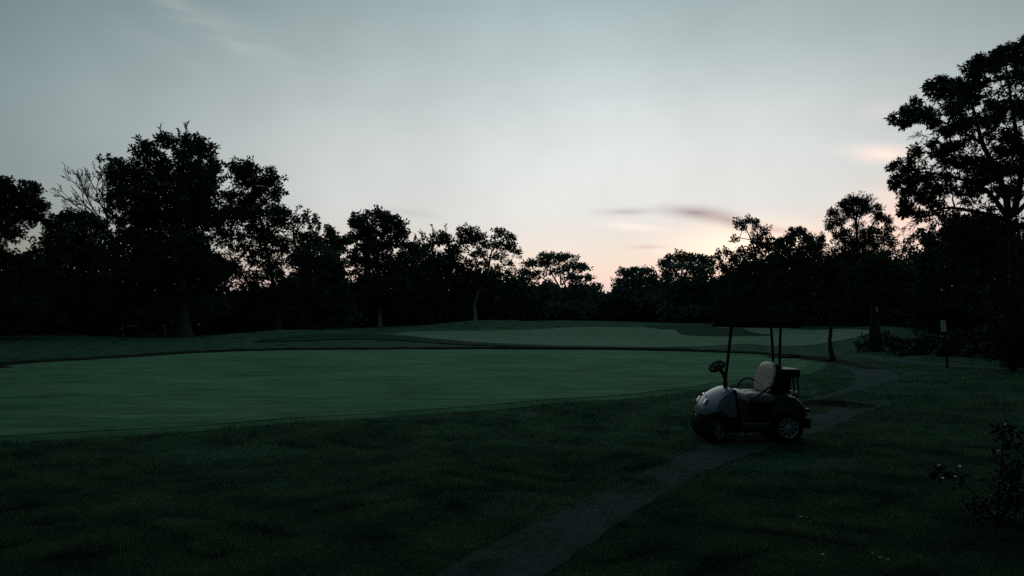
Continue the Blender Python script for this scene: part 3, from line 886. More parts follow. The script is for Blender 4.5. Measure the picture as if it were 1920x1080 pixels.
# the big tree at the right picture edge
big = [(1850, 250, 60, 55, 0.15), (1800, 300, 80, 55, 0.13), (1750, 350, 60, 48, 0.15), (1880, 165, 45, 50, 0.18), (1790, 215, 65, 35, 0.15), (1880, 340, 45, 50, 0.15), (1765, 405, 44, 16, 0.22), (1715, 330, 35, 55, 0.13), (1830, 140, 30, 30, 0.25), (1900, 230, 30, 60, 0.16), (1850, 412, 50, 12, 0.4), (1900, 430, 40, 20, 0.7),
       (1918, 82, 12, 14), (1889, 93, 19, 10), (1869, 97, 13, 9), (1834, 113, 13, 11), (1825, 132, 13, 13), (1854, 122, 28, 18), (1883, 114, 26, 16), (1912, 104, 20, 20), (1902, 140, 30, 15, 0.55),
       (1764, 150, 13, 10), (1745, 162, 11, 11), (1788, 154, 17, 11), (1766, 172, 28, 15), (1805, 170, 28, 19), (1834, 157, 22, 15), (1796, 200, 26, 18), (1825, 185, 20, 12, 0.7),
       (1718, 189, 10, 9), (1696, 205, 11, 9), (1675, 222, 7, 11), (1714, 214, 24, 15), (1694, 231, 13, 12), (1741, 212, 18, 13), (1749, 231, 16, 10, 0.8), (1805, 235, 28, 12), (1776, 246, 20, 9), (1854, 226, 17, 20), (1869, 206, 18, 17),
       (1912, 196, 16, 18), (1893, 259, 22, 12), (1852, 193, 8, 8, 0.6), (1718, 283, 11, 11), (1709, 298, 11, 9), (1671, 313, 8, 8), (1683, 307, 7, 6), (1698, 316, 12, 10), (1682, 336, 12, 14), (1678, 349, 7, 9), (1707, 338, 17, 10),
       (1733, 333, 18, 8, 0.8), (1702, 360, 16, 12), (1693, 393, 7, 15), (1700, 380, 12, 13), (1729, 371, 22, 13, 0.85), (1718, 397, 14, 9, 0.8), (1751, 357, 20, 12), (1747, 380, 18, 9, 0.8), (1764, 289, 18, 12), (1751, 267, 9, 11), (1787, 273, 26, 12),
       (1784, 300, 14, 8, 0.7), (1809, 302, 24, 9), (1773, 331, 12, 9, 0.8), (1840, 304, 23, 13), (1851, 322, 36, 15), (1884, 316, 28, 18), (1833, 340, 28, 9), (1822, 360, 26, 11), (1813, 379, 13, 6, 0.8), (1851, 389, 16, 6, 0.7),
       (1896, 356, 22, 12), (1884, 283, 22, 13), (1911, 278, 11, 14), (1911, 367, 9, 9, 0.7), (1785, 352, 16, 9, 0.5), (1862, 353, 12, 8, 0.6), (1738, 405, 12, 7, 0.5), (1760, 398, 12, 6, 0.5), (1746, 425, 10, 10, 0.35),
       (1938, 110, 26, 26), (1965, 150, 36, 34), (1945, 200, 24, 30), (2000, 200, 44, 40), (1990, 270, 50, 34), (1940, 310, 26, 26), (2060, 250, 40, 44), (2070, 320, 50, 34), (1980, 350, 44, 24), (2040, 380, 44, 24), (2110, 360, 40, 30)]
tree('walnut_tree', 'big spreading tree with drooping feathery sprays at the right picture edge', 'tree', RW, 28, (1906, 690), [(1906, 650), (1904, 560), (1900, 480), (1895, 415)], big,
     tr=0.34, seed=32, spx=6.0, lpx=7.2, width=0.38, droop=0.45, nleaf=24, k=4.7, depth=0.75, twig=0.5, limbs=[
         ([(1893, 415, 0), (1850, 402, -0.4), (1812, 394, -0.6), (1780, 390, -0.8), (1745, 396, -1.0)], 0.10, 0.03),
         ([(1892, 412, 0), (1862, 370, 0.3), (1838, 350, 0.5), (1800, 336, 0.6), (1757, 326, 0.5), (1725, 322, 0.4)], 0.10, 0.025),
         ([(1892, 410, 0), (1884, 360, -0.2), (1862, 310, -0.3), (1843, 270, -0.3), (1832, 232, -0.2), (1820, 190, 0), (1800, 165, 0)], 0.13, 0.03),
         ([(1900, 405, 0), (1912, 350, 0.3), (1914, 290, 0.4), (1904, 240, 0.3), (1896, 190, 0.2), (1886, 120, 0)], 0.13, 0.03),
         ([(1843, 270, -0.3), (1810, 250, -0.6), (1775, 232, -0.8), (1730, 216, -0.9), (1690, 215, -0.9)], 0.06, 0.018),
         ([(1745, 330, 0.5), (1722, 330, 0.4), (1706, 333, 0.4), (1690, 322, 0.3)], 0.03, 0.012),
         ([(1914, 300, 0.4), (1940, 260, 0.6), (1980, 210, 0.8)], 0.08, 0.03), ([(1905, 400, 0), (1960, 350, 0.8), (2040, 310, 1.2)], 0.1, 0.03),
         ([(1740, 326, 0.5), (1730, 305, 0.3), (1722, 290, 0.2)], 0.022, 0.01)],
     bare=[(1760, 392, 1700, 418, 0.8, 0.3), (1745, 396, 1684, 432, 0.7, 0.3), (1735, 396, 1705, 440, 0.7, 0.3), (1770, 246, 1708, 262, 0.6, 0.3)])
tree('broadleaf_tree', 'dark tree with thick forked trunk on the shadowed verge behind the signpost', 'tree', RW, 42, (1641, 660), [(1640, 630), (1641, 590), (1643, 540), (1643, 510)], [
    (1640, 500, 40, 22), (1600, 520, 34, 24), (1680, 520, 34, 24), (1640, 540, 56, 24), (1690, 555, 30, 20), (1595, 555, 30, 18)], tr=0.34, seed=33)
tree('sapling', 'slim young tree with kinked trunk beside the loop path', 'tree', RW, 32, (1564, 678), [(1559, 658), (1557, 640), (1558, 612), (1557, 570), (1556, 540)], [
    (1556, 520, 22, 18), (1548, 545, 20, 16), (1570, 540, 20, 18), (1556, 565, 26, 14), (1545, 500, 14, 12), (1566, 502, 15, 12)], tr=0.11, seed=34)

# shrubs on the dark verge under the right trees
SG = 'shrubs on the dark right verge'
def shrub(label, Y, base, clumps, seed, group=SG, mat='leaf_shrub', spx=8, lpx=6, name='shrub', nleaf=26, sr=0.035):
    s = Y / F
    rng = np.random.default_rng(seed)
    bx = (base - 960) * s
    org = np.array([bx, Y, tz(bx, Y) - 0.03])
    root = empty(name, tuple(org)); tag(root, label, 'shrub', group)
    st, lm = MB(), MB()
    for c in clumps:
        d = rng.uniform(-0.4, 0.4) * c[2] * s
        p = wp(c[0], c[1], Y + d)
        p[2] = max(p[2], org[2] + 0.2)
        a = org + np.array([rng.uniform(-0.15, 0.15), rng.uniform(-0.15, 0.15), 0])
        st.tube(bezier(a, (a + p) / 2 + np.array([0, 0, 0.3 * abs(p[2] - a[2])]), p, 6), np.linspace(sr, sr * 0.3, 6), 5)
        n = max(8, int(2.6 * c[2] * c[3] / spx ** 2))
        u = rng.normal(0, 1, (n, 3)); u /= np.linalg.norm(u, axis=1, keepdims=True)
        q = p + u * (rng.uniform(0, 1, n) ** 0.45)[:, None] * np.array([c[2], 0.6 * (c[2] + c[3]), c[3]]) * s
        q[:, 2] = np.maximum(q[:, 2], org[2] + 0.08)
        for e in q[:n // 3]:
            st.tube(np.array([p, (p + e) / 2 + rng.normal(0, 0.03, 3), e]), [sr * 0.28, sr * 0.2, sr * 0.11], 3, False)
        leaves(lm, q, np.full(n, spx * s), nleaf, np.full(n, lpx * s), rng, 0.1, 0.45)
    link('stem', st.mesh('stem', True, org), MAT['bark_dark'], root)
    link('foliage', lm.mesh('foliage', False, org), MAT[mat], root)
    return root


shrub('low dark shrub at the foot of the thick forked trunk', 41, 1640, [(1640, 640, 28, 12), (1612, 648, 22, 8), (1670, 642, 24, 12), (1655, 628, 16, 8)], 41)
shrub('wide dark shrub left of the signpost', 38, 1708, [(1700, 645, 34, 18), (1735, 640, 30, 22), (1680, 655, 26, 10), (1720, 660, 40, 10)], 42)
shrub('dark shrub behind the signpost', 36, 1785, [(1780, 640, 36, 26), (1815, 645, 34, 24), (1760, 655, 26, 16), (1800, 662, 40, 14)], 43)
shrub('tall dark shrub beside the big right tree trunk', 34, 1868, [(1860, 635, 38, 34), (1890, 625, 34, 40), (1840, 660, 34, 16), (1880, 665, 40, 16), (1910, 650, 30, 30)], 44)
shrub('tall dark bush hiding the foot of the big right tree', 26, 1900, [(1900, 600, 40, 55), (1888, 540, 32, 45), (1918, 650, 40, 34), (1878, 640, 28, 38), (1915, 500, 30, 40), (1900, 670, 40, 20)], 45)

# far wood and undergrowth: one mass behind the single trees
rng = np.random.default_rng(77)
um = MB()
WOOD_TOP = np.array([(-900, 480), (-200, 480), (0, 505), (60, 480), (100, 450), (200, 440), (300, 440), (385, 450), (400, 532), (450, 545), (540, 535), (565, 500), (640, 500), (660, 545), (700, 500), (760, 500), (860, 495), (890, 515), (960, 530), (1000, 545), (1110, 552),
    (1140, 566), (1160, 550), (1230, 540), (1340, 530), (1380, 505), (1450, 485), (1540, 478), (1600, 478), (1680, 495), (1715, 480), (1760, 455), (1830, 440), (1920, 440), (2100, 430), (2900, 420)], dtype=float)
n = 21000
px = rng.uniform(-800, 2700, n)
d = np.interp(px, EDGE[:, 0], EDGE[:, 1]) + rng.choice([5.0, 9.0, 14.0, 20.0], n) + rng.uniform(-2.0, 2.0, n)
x = (px - 960) / F * d
gz = terrain(x, d)
tp = EYE - (np.interp(px, WOOD_TOP[:, 0], WOOD_TOP[:, 1]) + rng.normal(0, 5, n) + 8 * np.sin(px * 0.09) + 5 * np.sin(px * 0.23) - HY) / F * d
z = gz + np.maximum(tp - gz, 1.5) * rng.uniform(0, 1, n) ** 1.2
leaves(um, np.column_stack([x, d, z]), 9.0 * d / F, 12, 8.0 * d / F, rng, 0.1, 0.6, 0.6)
tag(um.build('woodland_undergrowth', MAT['leaf_dark']), 'dark undergrowth of the wood reading as one mass behind the trees', 'undergrowth', kind='stuff')
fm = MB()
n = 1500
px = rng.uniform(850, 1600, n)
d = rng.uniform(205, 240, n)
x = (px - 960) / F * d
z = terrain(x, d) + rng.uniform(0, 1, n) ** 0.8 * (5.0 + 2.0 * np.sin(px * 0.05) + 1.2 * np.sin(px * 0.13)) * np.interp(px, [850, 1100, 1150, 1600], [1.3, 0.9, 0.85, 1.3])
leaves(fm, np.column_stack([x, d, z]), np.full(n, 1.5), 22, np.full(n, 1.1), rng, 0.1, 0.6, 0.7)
tag(fm.build('distant_woodland', MAT['leaf_far']), 'distant wood with haze in its leaf colour closing the end of the fairway', 'woodland', kind='stuff')

# unseen wood added behind and beside the viewpoint to darken cart and foreground
bm2 = MB()
n = 6400
side = rng.uniform(0, 1, n)
yl = rng.uniform(-14, 62, n)
yr = rng.uniform(-14, 18, n)
xx = np.where(side < 0.28, rng.uniform(-20, 16, n), np.where(side < 0.48, 0.74 * np.maximum(yr, 0) + 6.5 + rng.uniform(0, 7, n), -0.74 * np.maximum(yl, 0) - 7.5 - rng.uniform(0, 8, n)))
yy = np.where(side < 0.28, rng.uniform(-20, -12, n), np.where(side < 0.48, yr, yl))
zz = terrain(xx, yy) + np.where((side >= 0.48) & (yl > 6), 23.0, 16.0) * rng.uniform(0.03, 1, n) * (0.8 + 0.2 * np.sin(xx * 0.5) * np.cos(yy * 0.6))  # left side raised higher to shade that end of the green
# unseen boughs added overhead to shade the near ground and lower corners
no = 1500
xo = rng.uniform(-15, 15, no)
yo = rng.uniform(-12, 5.5, no)
ro = rng.uniform(0, 1, no) < 0.42
xo = np.where(ro, rng.uniform(5, 18, no), xo)
yo = np.where(ro, rng.uniform(-2, 8.0, no), yo)
zo = np.where(ro, rng.uniform(9.5, 14, no), rng.uniform(7.0, 12.5, no))
keep_ = rng.uniform(0, 1, no) < 0.45 + 0.45 * (np.sin(xo * 0.8 + 1.2) * np.cos(yo * 0.7) + 0.4)
leaves(bm2, np.column_stack([xo, yo, zo])[keep_], np.full(keep_.sum(), 1.3), 14, np.full(keep_.sum(), 0.8), rng, 0.1, 0.6, 0.7)
leaves(bm2, np.column_stack([xx, yy, zz]), np.full(n, 1.4), 14, np.full(n, 1.0), rng, 0.1, 0.6, 0.8)
tag(bm2.build('added_shade_woodland', MAT['leaf_dark']), 'unseen wood added beside and behind the viewpoint to shade the clearing', 'woodland', kind='stuff')

# ------------------------------------------------------------------ golf cart
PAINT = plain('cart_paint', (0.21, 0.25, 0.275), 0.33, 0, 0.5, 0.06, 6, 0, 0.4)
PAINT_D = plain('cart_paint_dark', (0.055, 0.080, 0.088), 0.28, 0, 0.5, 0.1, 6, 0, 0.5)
BLACK = plain('black_plastic', (0.010, 0.011, 0.012), 0.6, 0, 0.2, 0.3, 10)
MATTE = plain('matte_black_roof', (0.008, 0.008, 0.008), 0.95, 0, 0.0, 0.3, 10)
TUBE = plain('black_steel_tube', (0.015, 0.013, 0.013), 0.4, 0, 0.4, 0.2, 12)
RUBBER = plain('tyre_rubber', (0.012, 0.012, 0.012), 0.85, 0, 0.2, 0.2, 14, 0.4)
RIM = plain('wheel_rim', (0.70, 0.76, 0.78), 0.42, 0.35, 0.5, 0.15, 14)
CHROME = plain('bright_metal', (0.75, 0.74, 0.72), 0.22, 1.0, 0.5, 0.1, 20)
VINYL = plain('seat_vinyl', (0.56, 0.52, 0.475), 0.34, 0, 0.45, 0.10, 7, 0.04)
LENS = plain('lamp_lens', (0.62, 0.64, 0.64), 0.15, 0.2, 0.6, 0.1, 20)
RED = plain('red_lens', (0.30, 0.03, 0.02), 0.2, 0, 0.6, 0.1, 20)
LIT_TOP = plain('lit_top_grey', (0.30, 0.31, 0.30), 0.45, 0, 0.4, 0.1, 9)  # light falling on the tray top, put into a paler grey

CX, CY = 3.72, 11.6
CZ = tz(CX, CY - 0.3) + 0.012
cart = empty('golf_cart', (CX, CY, CZ))
tag(cart, 'pale golf cart with beige seat parked on the gravel path, facing left', 'golf cart')
ORG = np.array([CX, CY, 0.0])


def part(name, m, mat, parent=cart, smooth=True, split=35):
    """mesh given in cart coordinates (world x and y, height above the path)"""
    if isinstance(m, MB):
        me = m.mesh(name, smooth, ORG)
    else:
        me = bpy.data.meshes.new(name)
        bmesh.ops.translate(m, verts=m.verts, vec=Vector(-ORG))
        m.to_mesh(me); m.free()
        for p in me.polygons:
            p.use_smooth = smooth
    o = link(name, me, mat, parent)
    if smooth and split:
        try:
            me.set_sharp_from_angle(angle=math.radians(split))
        except Exception:
            pass
    return o


def rbox(x0, x1, y0, y1, z0, z1, bev=0.02, seg=3, rot=None):
    b = bmesh.new()
    bmesh.ops.create_cube(b, size=1.0)
    for v in b.verts:
        v.co = Vector(((x0 + x1) / 2 + v.co.x * (x1 - x0), (y0 + y1) / 2 + v.co.y * (y1 - y0), (z0 + z1) / 2 + v.co.z * (z1 - z0)))
    if bev:
        bmesh.ops.bevel(b, geom=b.edges[:], offset=bev, segments=seg, profile=0.6, affect='EDGES', clamp_overlap=True)
    if rot:
        c, ax, an = rot
        bmesh.ops.rotate(b, verts=b.verts, cent=Vector(c), matrix=Matrix.Rotation(an, 3, ax))
    return b


def loft(profile, yc, hw, fn=None, edge=0.10, ts=(-1, -0.985, -0.94, -0.85, -0.6, -0.3, 0, 0.3, 0.6, 0.85, 0.94, 0.985, 1)):
    """side profile (x, z) carried across the cart's width with rounded flanks"""
    from mathutils.geometry import tessellate_polygon
    P = np.asarray(profile, dtype=np.float64)
    cen = P.mean(0)
    n = len(P)
    m = MB()
    vs = []
    for t in ts:
        sh = 1 - edge * max(0, (abs(t) - 0.85) / 0.15) ** 2.2
        Q = cen + (P - cen) * sh
        yy = np.full(n, yc + hw * t)
        v = np.column_stack([Q[:, 0], yy, Q[:, 1]])
        if fn is not None:
            v = fn(v, t, yc)
        vs.append(v)
    q = []
    for i in range(len(ts) - 1):
        for j in range(n):
            q.append((i * n + j, i * n + (j + 1) % n, (i + 1) * n + (j + 1) % n, (i + 1) * n + j))
    tri = tessellate_polygon([[Vector((p[0], p[1], 0)) for p in P]])
    last = (len(ts) - 1) * n
    t_ = [tuple(f) for f in tri] + [tuple(last + i for i in reversed(f)) for f in tri]
    m.add(np.concatenate(vs), q, t_)
    return m


def fix_normals(o):
    b = bmesh.new(); b.from_mesh(o.data)
    bmesh.ops.recalc_face_normals(b, faces=b.faces)
    b.to_mesh(o.data); b.free()
    return o


# front cowl
def cowl_fn(v, t, yc):
    fz = np.clip((v[:, 2] - 0.40) / 0.45, 0, 1)
    fx = np.clip((3.45 - v[:, 0]) / 0.5, 0, 1)
    v = v.copy()
    v[:, 1] = yc + (v[:, 1] - yc) * (1 - 0.26 * fz ** 1.6)
    v[:, 0] += 0.16 * abs(t) ** 2.2 * fx
    v[:, 2] -= 0.05 * abs(t) ** 3 * fz
    return v


fix_normals(part('front_cowl', loft([(2.95, 0.385), (2.922, 0.41), (2.925, 0.47), (2.95, 0.545), (3.005, 0.625), (3.085, 0.705), (3.19, 0.772), (3.31, 0.82), (3.385, 0.828), (3.41, 0.78), (3.425, 0.66), (3.43, 0.5), (3.43, 0.385)],
                                    CY, 0.47, cowl_fn, 0.08), PAINT, split=50))
fix_normals(part('leg_shield', loft([(3.43, 0.22), (3.434, 0.5), (3.418, 0.80), (3.45, 0.80), (3.475, 0.60), (3.50, 0.42), (3.53, 0.22)], CY, 0.45, lambda v, t, yc: np.column_stack([v[:, 0], yc + (v[:, 1] - yc) * (1 - 0.26 * np.clip((v[:, 2] - 0.4) / 0.45, 0, 1) ** 1.6), v[:, 2]]), 0.04), BLACK))
fix_normals(part('front_bumper', loft([(2.90, 0.20), (2.885, 0.29), (2.91, 0.37), (2.96, 0.383), (3.42, 0.383), (3.42, 0.22), (3.2, 0.17)], CY, 0.30, lambda v, t, yc: v + np.column_stack([0.08 * abs(t) ** 2 * np.clip((3.2 - v[:, 0]) / 0.3, 0, 1), np.zeros(len(v)), np.zeros(len(v))]), 0.1), BLACK))


def arc_strip(cx, y0, y1, cz, r, a0, a1, th=0.018, n=14):
    m = MB()
    a = np.radians(np.linspace(a0, a1, n))
    v = []
    for rr_ in (r, r + th):
        for y in (y0, y1):
            v.append(np.column_stack([cx + rr_ * np.cos(a), np.full(n, y), cz + rr_ * np.sin(a)]))
    m.add(np.concatenate(v), [f for i in range(n - 1) for f in ((i, i + 1, n + i + 1, n + i), (2 * n + i, 3 * n + i, 3 * n + i + 1, 2 * n + i + 1),
          (i, 2 * n + i, 2 * n + i + 1, i + 1), (n + i, n + i + 1, 3 * n + i + 1, 3 * n + i))] + [(0, n, 3 * n, 2 * n), (n - 1, 3 * n - 1, 4 * n - 1, 2 * n - 1)])
    return m


for y0, y1 in ((CY - 0.485, CY - 0.29), (CY + 0.29, CY + 0.485)):
    fix_normals(part('front_fender', arc_strip(3.13, y0, y1, 0.215, 0.245, 12, 118), BLACK))

skirt = [(2.99, 0.30), (2.985, 0.383), (3.42, 0.383), (3.42, 0.24)] + [(3.13 + 0.235 * math.cos(math.radians(a)), 0.10 + 0.235 * math.sin(math.radians(a))) for a in range(40, 131, 15)]
for yc in (CY - 0.455, CY + 0.455):
    fix_normals(part('fender_skirt', loft(skirt, yc, 0.012, None, 0.0, (-1, 1)), BLACK))

# rear body with wheel arches
arch = [(4.21 + 0.275 * math.cos(math.radians(a)), 0.225 + 0.275 * math.sin(math.radians(a))) for a in range(30, 151, 12)]
rear_prof = [(3.985, 0.40), (3.98, 0.62), (4.0, 0.70), (4.05, 0.742), (4.2, 0.738), (4.33, 0.712), (4.42, 0.655), (4.49, 0.575), (4.545, 0.47), (4.56, 0.40), (4.50, 0.385)] + arch
def rear_fn(v, t, yc):
    v = v.copy()
    fz = np.clip((v[:, 2] - 0.5) / 0.25, 0, 1)
    v[:, 1] = yc + (v[:, 1] - yc) * (1 - 0.10 * fz ** 1.5)
    v[:, 2] -= 0.02 * abs(t) ** 3 * fz
    v[:, 0] -= 0.06 * abs(t) ** 3 * np.clip((v[:, 0] - 4.3) / 0.25, 0, 1)
    return v
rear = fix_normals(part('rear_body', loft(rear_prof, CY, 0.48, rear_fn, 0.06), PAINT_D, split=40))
for sgn in (-1, 1):
    fix_normals(part('fender_trim', arc_strip(4.21, CY + sgn * 0.482, CY + sgn * 0.50, 0.225, 0.272, 24, 156, 0.022), BLACK, rear))
part('rear_bumper', rbox(4.475, 4.575, CY - 0.44, CY + 0.44, 0.215, 0.375, 0.035), BLACK)
for sgn in (-1, 1):
    part('tail_light', rbox(4.508, 4.545, CY + sgn * 0.40 - 0.035, CY + sgn * 0.40 + 0.035, 0.475, 0.525, 0.012), RED)
    part('headlight', rbox(2.997, 3.027, CY + sgn * 0.20 - 0.055, CY + sgn * 0.20 + 0.055, 0.555, 0.655, 0.014, 3, ((3.01, CY, 0.605), 'Y', math.radians(35))), LENS)
part('badge', rbox(3.035, 3.05, CY - 0.05, CY + 0.05, 0.695, 0.725, 0.006, 2, ((3.04, CY, 0.71), 'Y', math.radians(46))), CHROME)
part('floor_pan', rbox(3.44, 4.02, CY - 0.44, CY + 0.44, 0.195, 0.25, 0.015), BLACK)
for sgn in (-1, 1):
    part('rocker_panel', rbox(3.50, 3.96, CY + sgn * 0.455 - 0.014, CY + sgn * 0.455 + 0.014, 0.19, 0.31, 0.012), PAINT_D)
part('seat_base', rbox(3.69, 4.01, CY - 0.43, CY + 0.43, 0.25, 0.605, 0.03), BLACK)
part('chassis', rbox(2.95, 4.45, CY - 0.22, CY + 0.22, 0.12, 0.20, 0.02), BLACK)
# seat
b = rbox(3.595, 4.03, CY - 0.42, CY + 0.42, 0.60, 0.745, 0.06, 5)
for v in b.verts:
    tx, ty = (v.co.x - 3.8) / 0.22, (v.co.y - CY) / 0.42
    if v.co.z > 0.68:
        v.co.z += 0.025 * max(0, 1 - tx * tx) * max(0, 1 - abs(ty) ** 4) + 0.012 * (-tx)
    if v.co.x < 3.66:
        v.co.x -= 0.02 * max(0, 1 - abs(ty) ** 3)
cush = part('seat_cushion', b, VINYL, split=0)

for y in (CY - 0.14, CY + 0.14):
    m = MB(); m.tube(np.array([[3.60, y, 0.722], [3.64, y, 0.762], [3.72, y, 0.778], [3.80, y, 0.775], [3.90, y, 0.763], [3.98, y, 0.744]]), 0.005, 5)
    fix_normals(part('piping', m, BLACK, cush, split=60))


def back_pad(x0, x1, hw, z0, z1, grow=0.0):
    """upright rounded pad: outline in (y, z), thickness in x"""
    m = MB()
    n = 40
    a = np.linspace(0, 2 * np.pi, n, endpoint=False)
    co, si = np.cos(a), np.sin(a)
    yy = hw * np.sign(co) * np.abs(co) ** 0.66
    e = np.where(si > 0, 0.88, 0.35)
    zz = np.sign(si) * np.abs(si) ** e
    zc = z0 + (z1 - z0) * 0.42
    zz = np.where(zz > 0, zc + zz * (z1 - zc), zc + zz * (zc - z0))
    rows = []
    for f, s_ in ((0, 0.0), (0.0, 0.55), (0.02, 0.82), (0.12, 0.94), (0.35, 1.0), (0.7, 1.0), (0.9, 0.96), (1.0, 0.86), (1.0, 0.0)):
        x = x0 + (x1 - x0) * f
        z = zc + (zz - zc) * s_
        y = CY + yy * s_
        rows.append(np.column_stack([x + 0.27 * (z - 0.86), y, z]))
    q = [(i * n + j, i * n + (j + 1) % n, (i + 1) * n + (j + 1) % n, (i + 1) * n + j) for i in range(len(rows) - 1) for j in range(n)]
    m.add(np.concatenate(rows), q)
    return m


fix_normals(part('seat_back', back_pad(3.955, 4.005, 0.42, 0.75, 1.215), VINYL, split=0))
fix_normals(part('seat_shell', back_pad(3.985, 4.10, 0.445, 0.73, 1.208), BLACK, split=0))


def tube_part(name, pts, r, mat, k=8, per=6, parent=cart):
    m = MB()
    P = catmull(np.array(pts, dtype=float), per) if len(pts) > 2 else np.array(pts, dtype=float)
    m.tube(P, r, k)
    return fix_normals(part(name, m, mat, parent, split=60))


tube_part('arm_rest', [(3.63, CY - 0.455, 0.655), (3.72, CY - 0.455, 0.70), (3.84, CY - 0.455, 0.79), (3.95, CY - 0.455, 0.865), (4.04, CY - 0.455, 0.86), (4.08, CY - 0.455, 0.74)], 0.016, TUBE)
for y in (CY + 0.40,):
    tube_part('arm_rest', [(3.66, y, 0.66), (3.70, y, 0.78), (3.77, y, 0.885), (3.86, y, 0.925), (3.96, y, 0.90), (4.05, y, 0.84), (4.06, y, 0.74)], 0.016, TUBE)
# posts and roof
tube_part('front_post', [(3.335, CY - 0.12, 0.80), (3.375, CY - 0.12, 1.15), (3.42, CY - 0.11, 1.50), (3.455, CY - 0.10, 1.80)], 0.024, TUBE)
tube_part('rear_post', [(4.165, CY - 0.25, 0.72), (4.155, CY - 0.25, 1.2), (4.17, CY - 0.25, 1.80)], 0.022, TUBE)
tube_part('rear_post', [(4.23, CY + 0.20, 0.72), (4.215, CY + 0.20, 1.2), (4.18, CY + 0.20, 1.80)], 0.021, TUBE)
def roof_fn(v, t, yc):
    v = v.copy()
    v[:, 2] -= 0.025 * abs(t) ** 3
    return v
fix_normals(part('roof', loft([(3.30, 1.83), (3.28, 1.80), (3.32, 1.785), (3.8, 1.79), (4.38, 1.782), (4.43, 1.80), (4.41, 1.84), (4.2, 1.868), (3.8, 1.88), (3.45, 1.865)], CY, 0.46, roof_fn, 0.02), MATTE))
# steering
m = MB()
hub = np.array([3.215, CY - 0.12, 1.15])
nrm = np.array([-0.50, -0.34, 0.80]); nrm /= np.linalg.norm(nrm)
u_ = np.cross(nrm, [0, 1, 0]); u_ /= np.linalg.norm(u_); w_ = np.cross(nrm, u_)
an = np.linspace(0, 2 * np.pi, 33)
ring = hub + 0.112 * (np.cos(an)[:, None] * u_ + np.sin(an)[:, None] * w_)
m.tube(ring, 0.027, 8, False)
wheel = fix_normals(part('steering_wheel', m, BLACK, split=60))
for a in (0.5, 2.6, 4.7):
    e = hub + 0.105 * (math.cos(a) * u_ + math.sin(a) * w_)
    tube_part('spoke', [hub, e], 0.011, TUBE, 6, 4, wheel)
m = MB(); m.tube(np.array([hub - nrm * 0.03, hub + nrm * 0.025, hub + nrm * 0.04]), [0.07, 0.066, 0.04], 14)
fix_normals(part('hub', m, BLACK, wheel))
tube_part('steering_column', [hub - nrm * 0.02, (3.30, CY - 0.12, 1.06), (3.345, CY - 0.12, 0.96), (3.355, CY - 0.12, 0.82)], [0.03] * 19, TUBE)
m = MB(); m.tube(np.array([[3.34, CY - 0.16, 0.90], [3.28, CY - 0.20, 0.89]]), 0.012, 6)
fix_normals(part('key_switch', m, BLACK))
# bag well and rear tray
part('bag_well', rbox(4.12, 4.33, CY - 0.27, CY + 0.27, 0.735, 0.99, 0.03), BLACK)
tray = part('rear_tray', rbox(4.205, 4.475, CY - 0.26, CY + 0.26, 0.985, 1.095, 0.022), BLACK)
part('lit_top_sheet', rbox(4.212, 4.468, CY - 0.253, CY + 0.253, 1.093, 1.112, 0.007), LIT_TOP, tray)  # thin pale sheet stands for the lit top of the tray
for y in (CY - 0.22, CY + 0.22):
    tube_part('rack_tube', [(4.37, y, 0.99), (4.385, y, 0.85), (4.40, y, 0.70)], 0.013, TUBE)
    tube_part('rack_tube', [(4.43, y, 0.99), (4.452, y, 0.86), (4.458, y, 0.75), (4.43, y, 0.66)], 0.013, TUBE)
part('latch', rbox(4.02, 4.065, CY - 0.445, CY - 0.415, 0.80, 0.822, 0.006), CHROME)
part('latch', rbox(4.245, 4.31, CY - 0.40, CY - 0.36, 0.772, 0.795, 0.006), CHROME)
part('latch', rbox(4.335, 4.38, CY - 0.40, CY - 0.36, 0.757, 0.775, 0.006), CHROME)


def lathe(cx, cy, cz, prof, n=32, axis_y=1):
    m = MB()
    a = np.linspace(0, 2 * np.pi, n, endpoint=False)
    rows = [np.column_stack([cx + r * np.cos(a), np.full(n, cy + y), cz + r * np.sin(a)]) for r, y in prof]
    q = [(i * n + j, i * n + (j + 1) % n, (i + 1) * n + (j + 1) % n, (i + 1) * n + j) for i in range(len(prof) - 1) for j in range(n)]
    m.add(np.concatenate(rows), q)
    return m


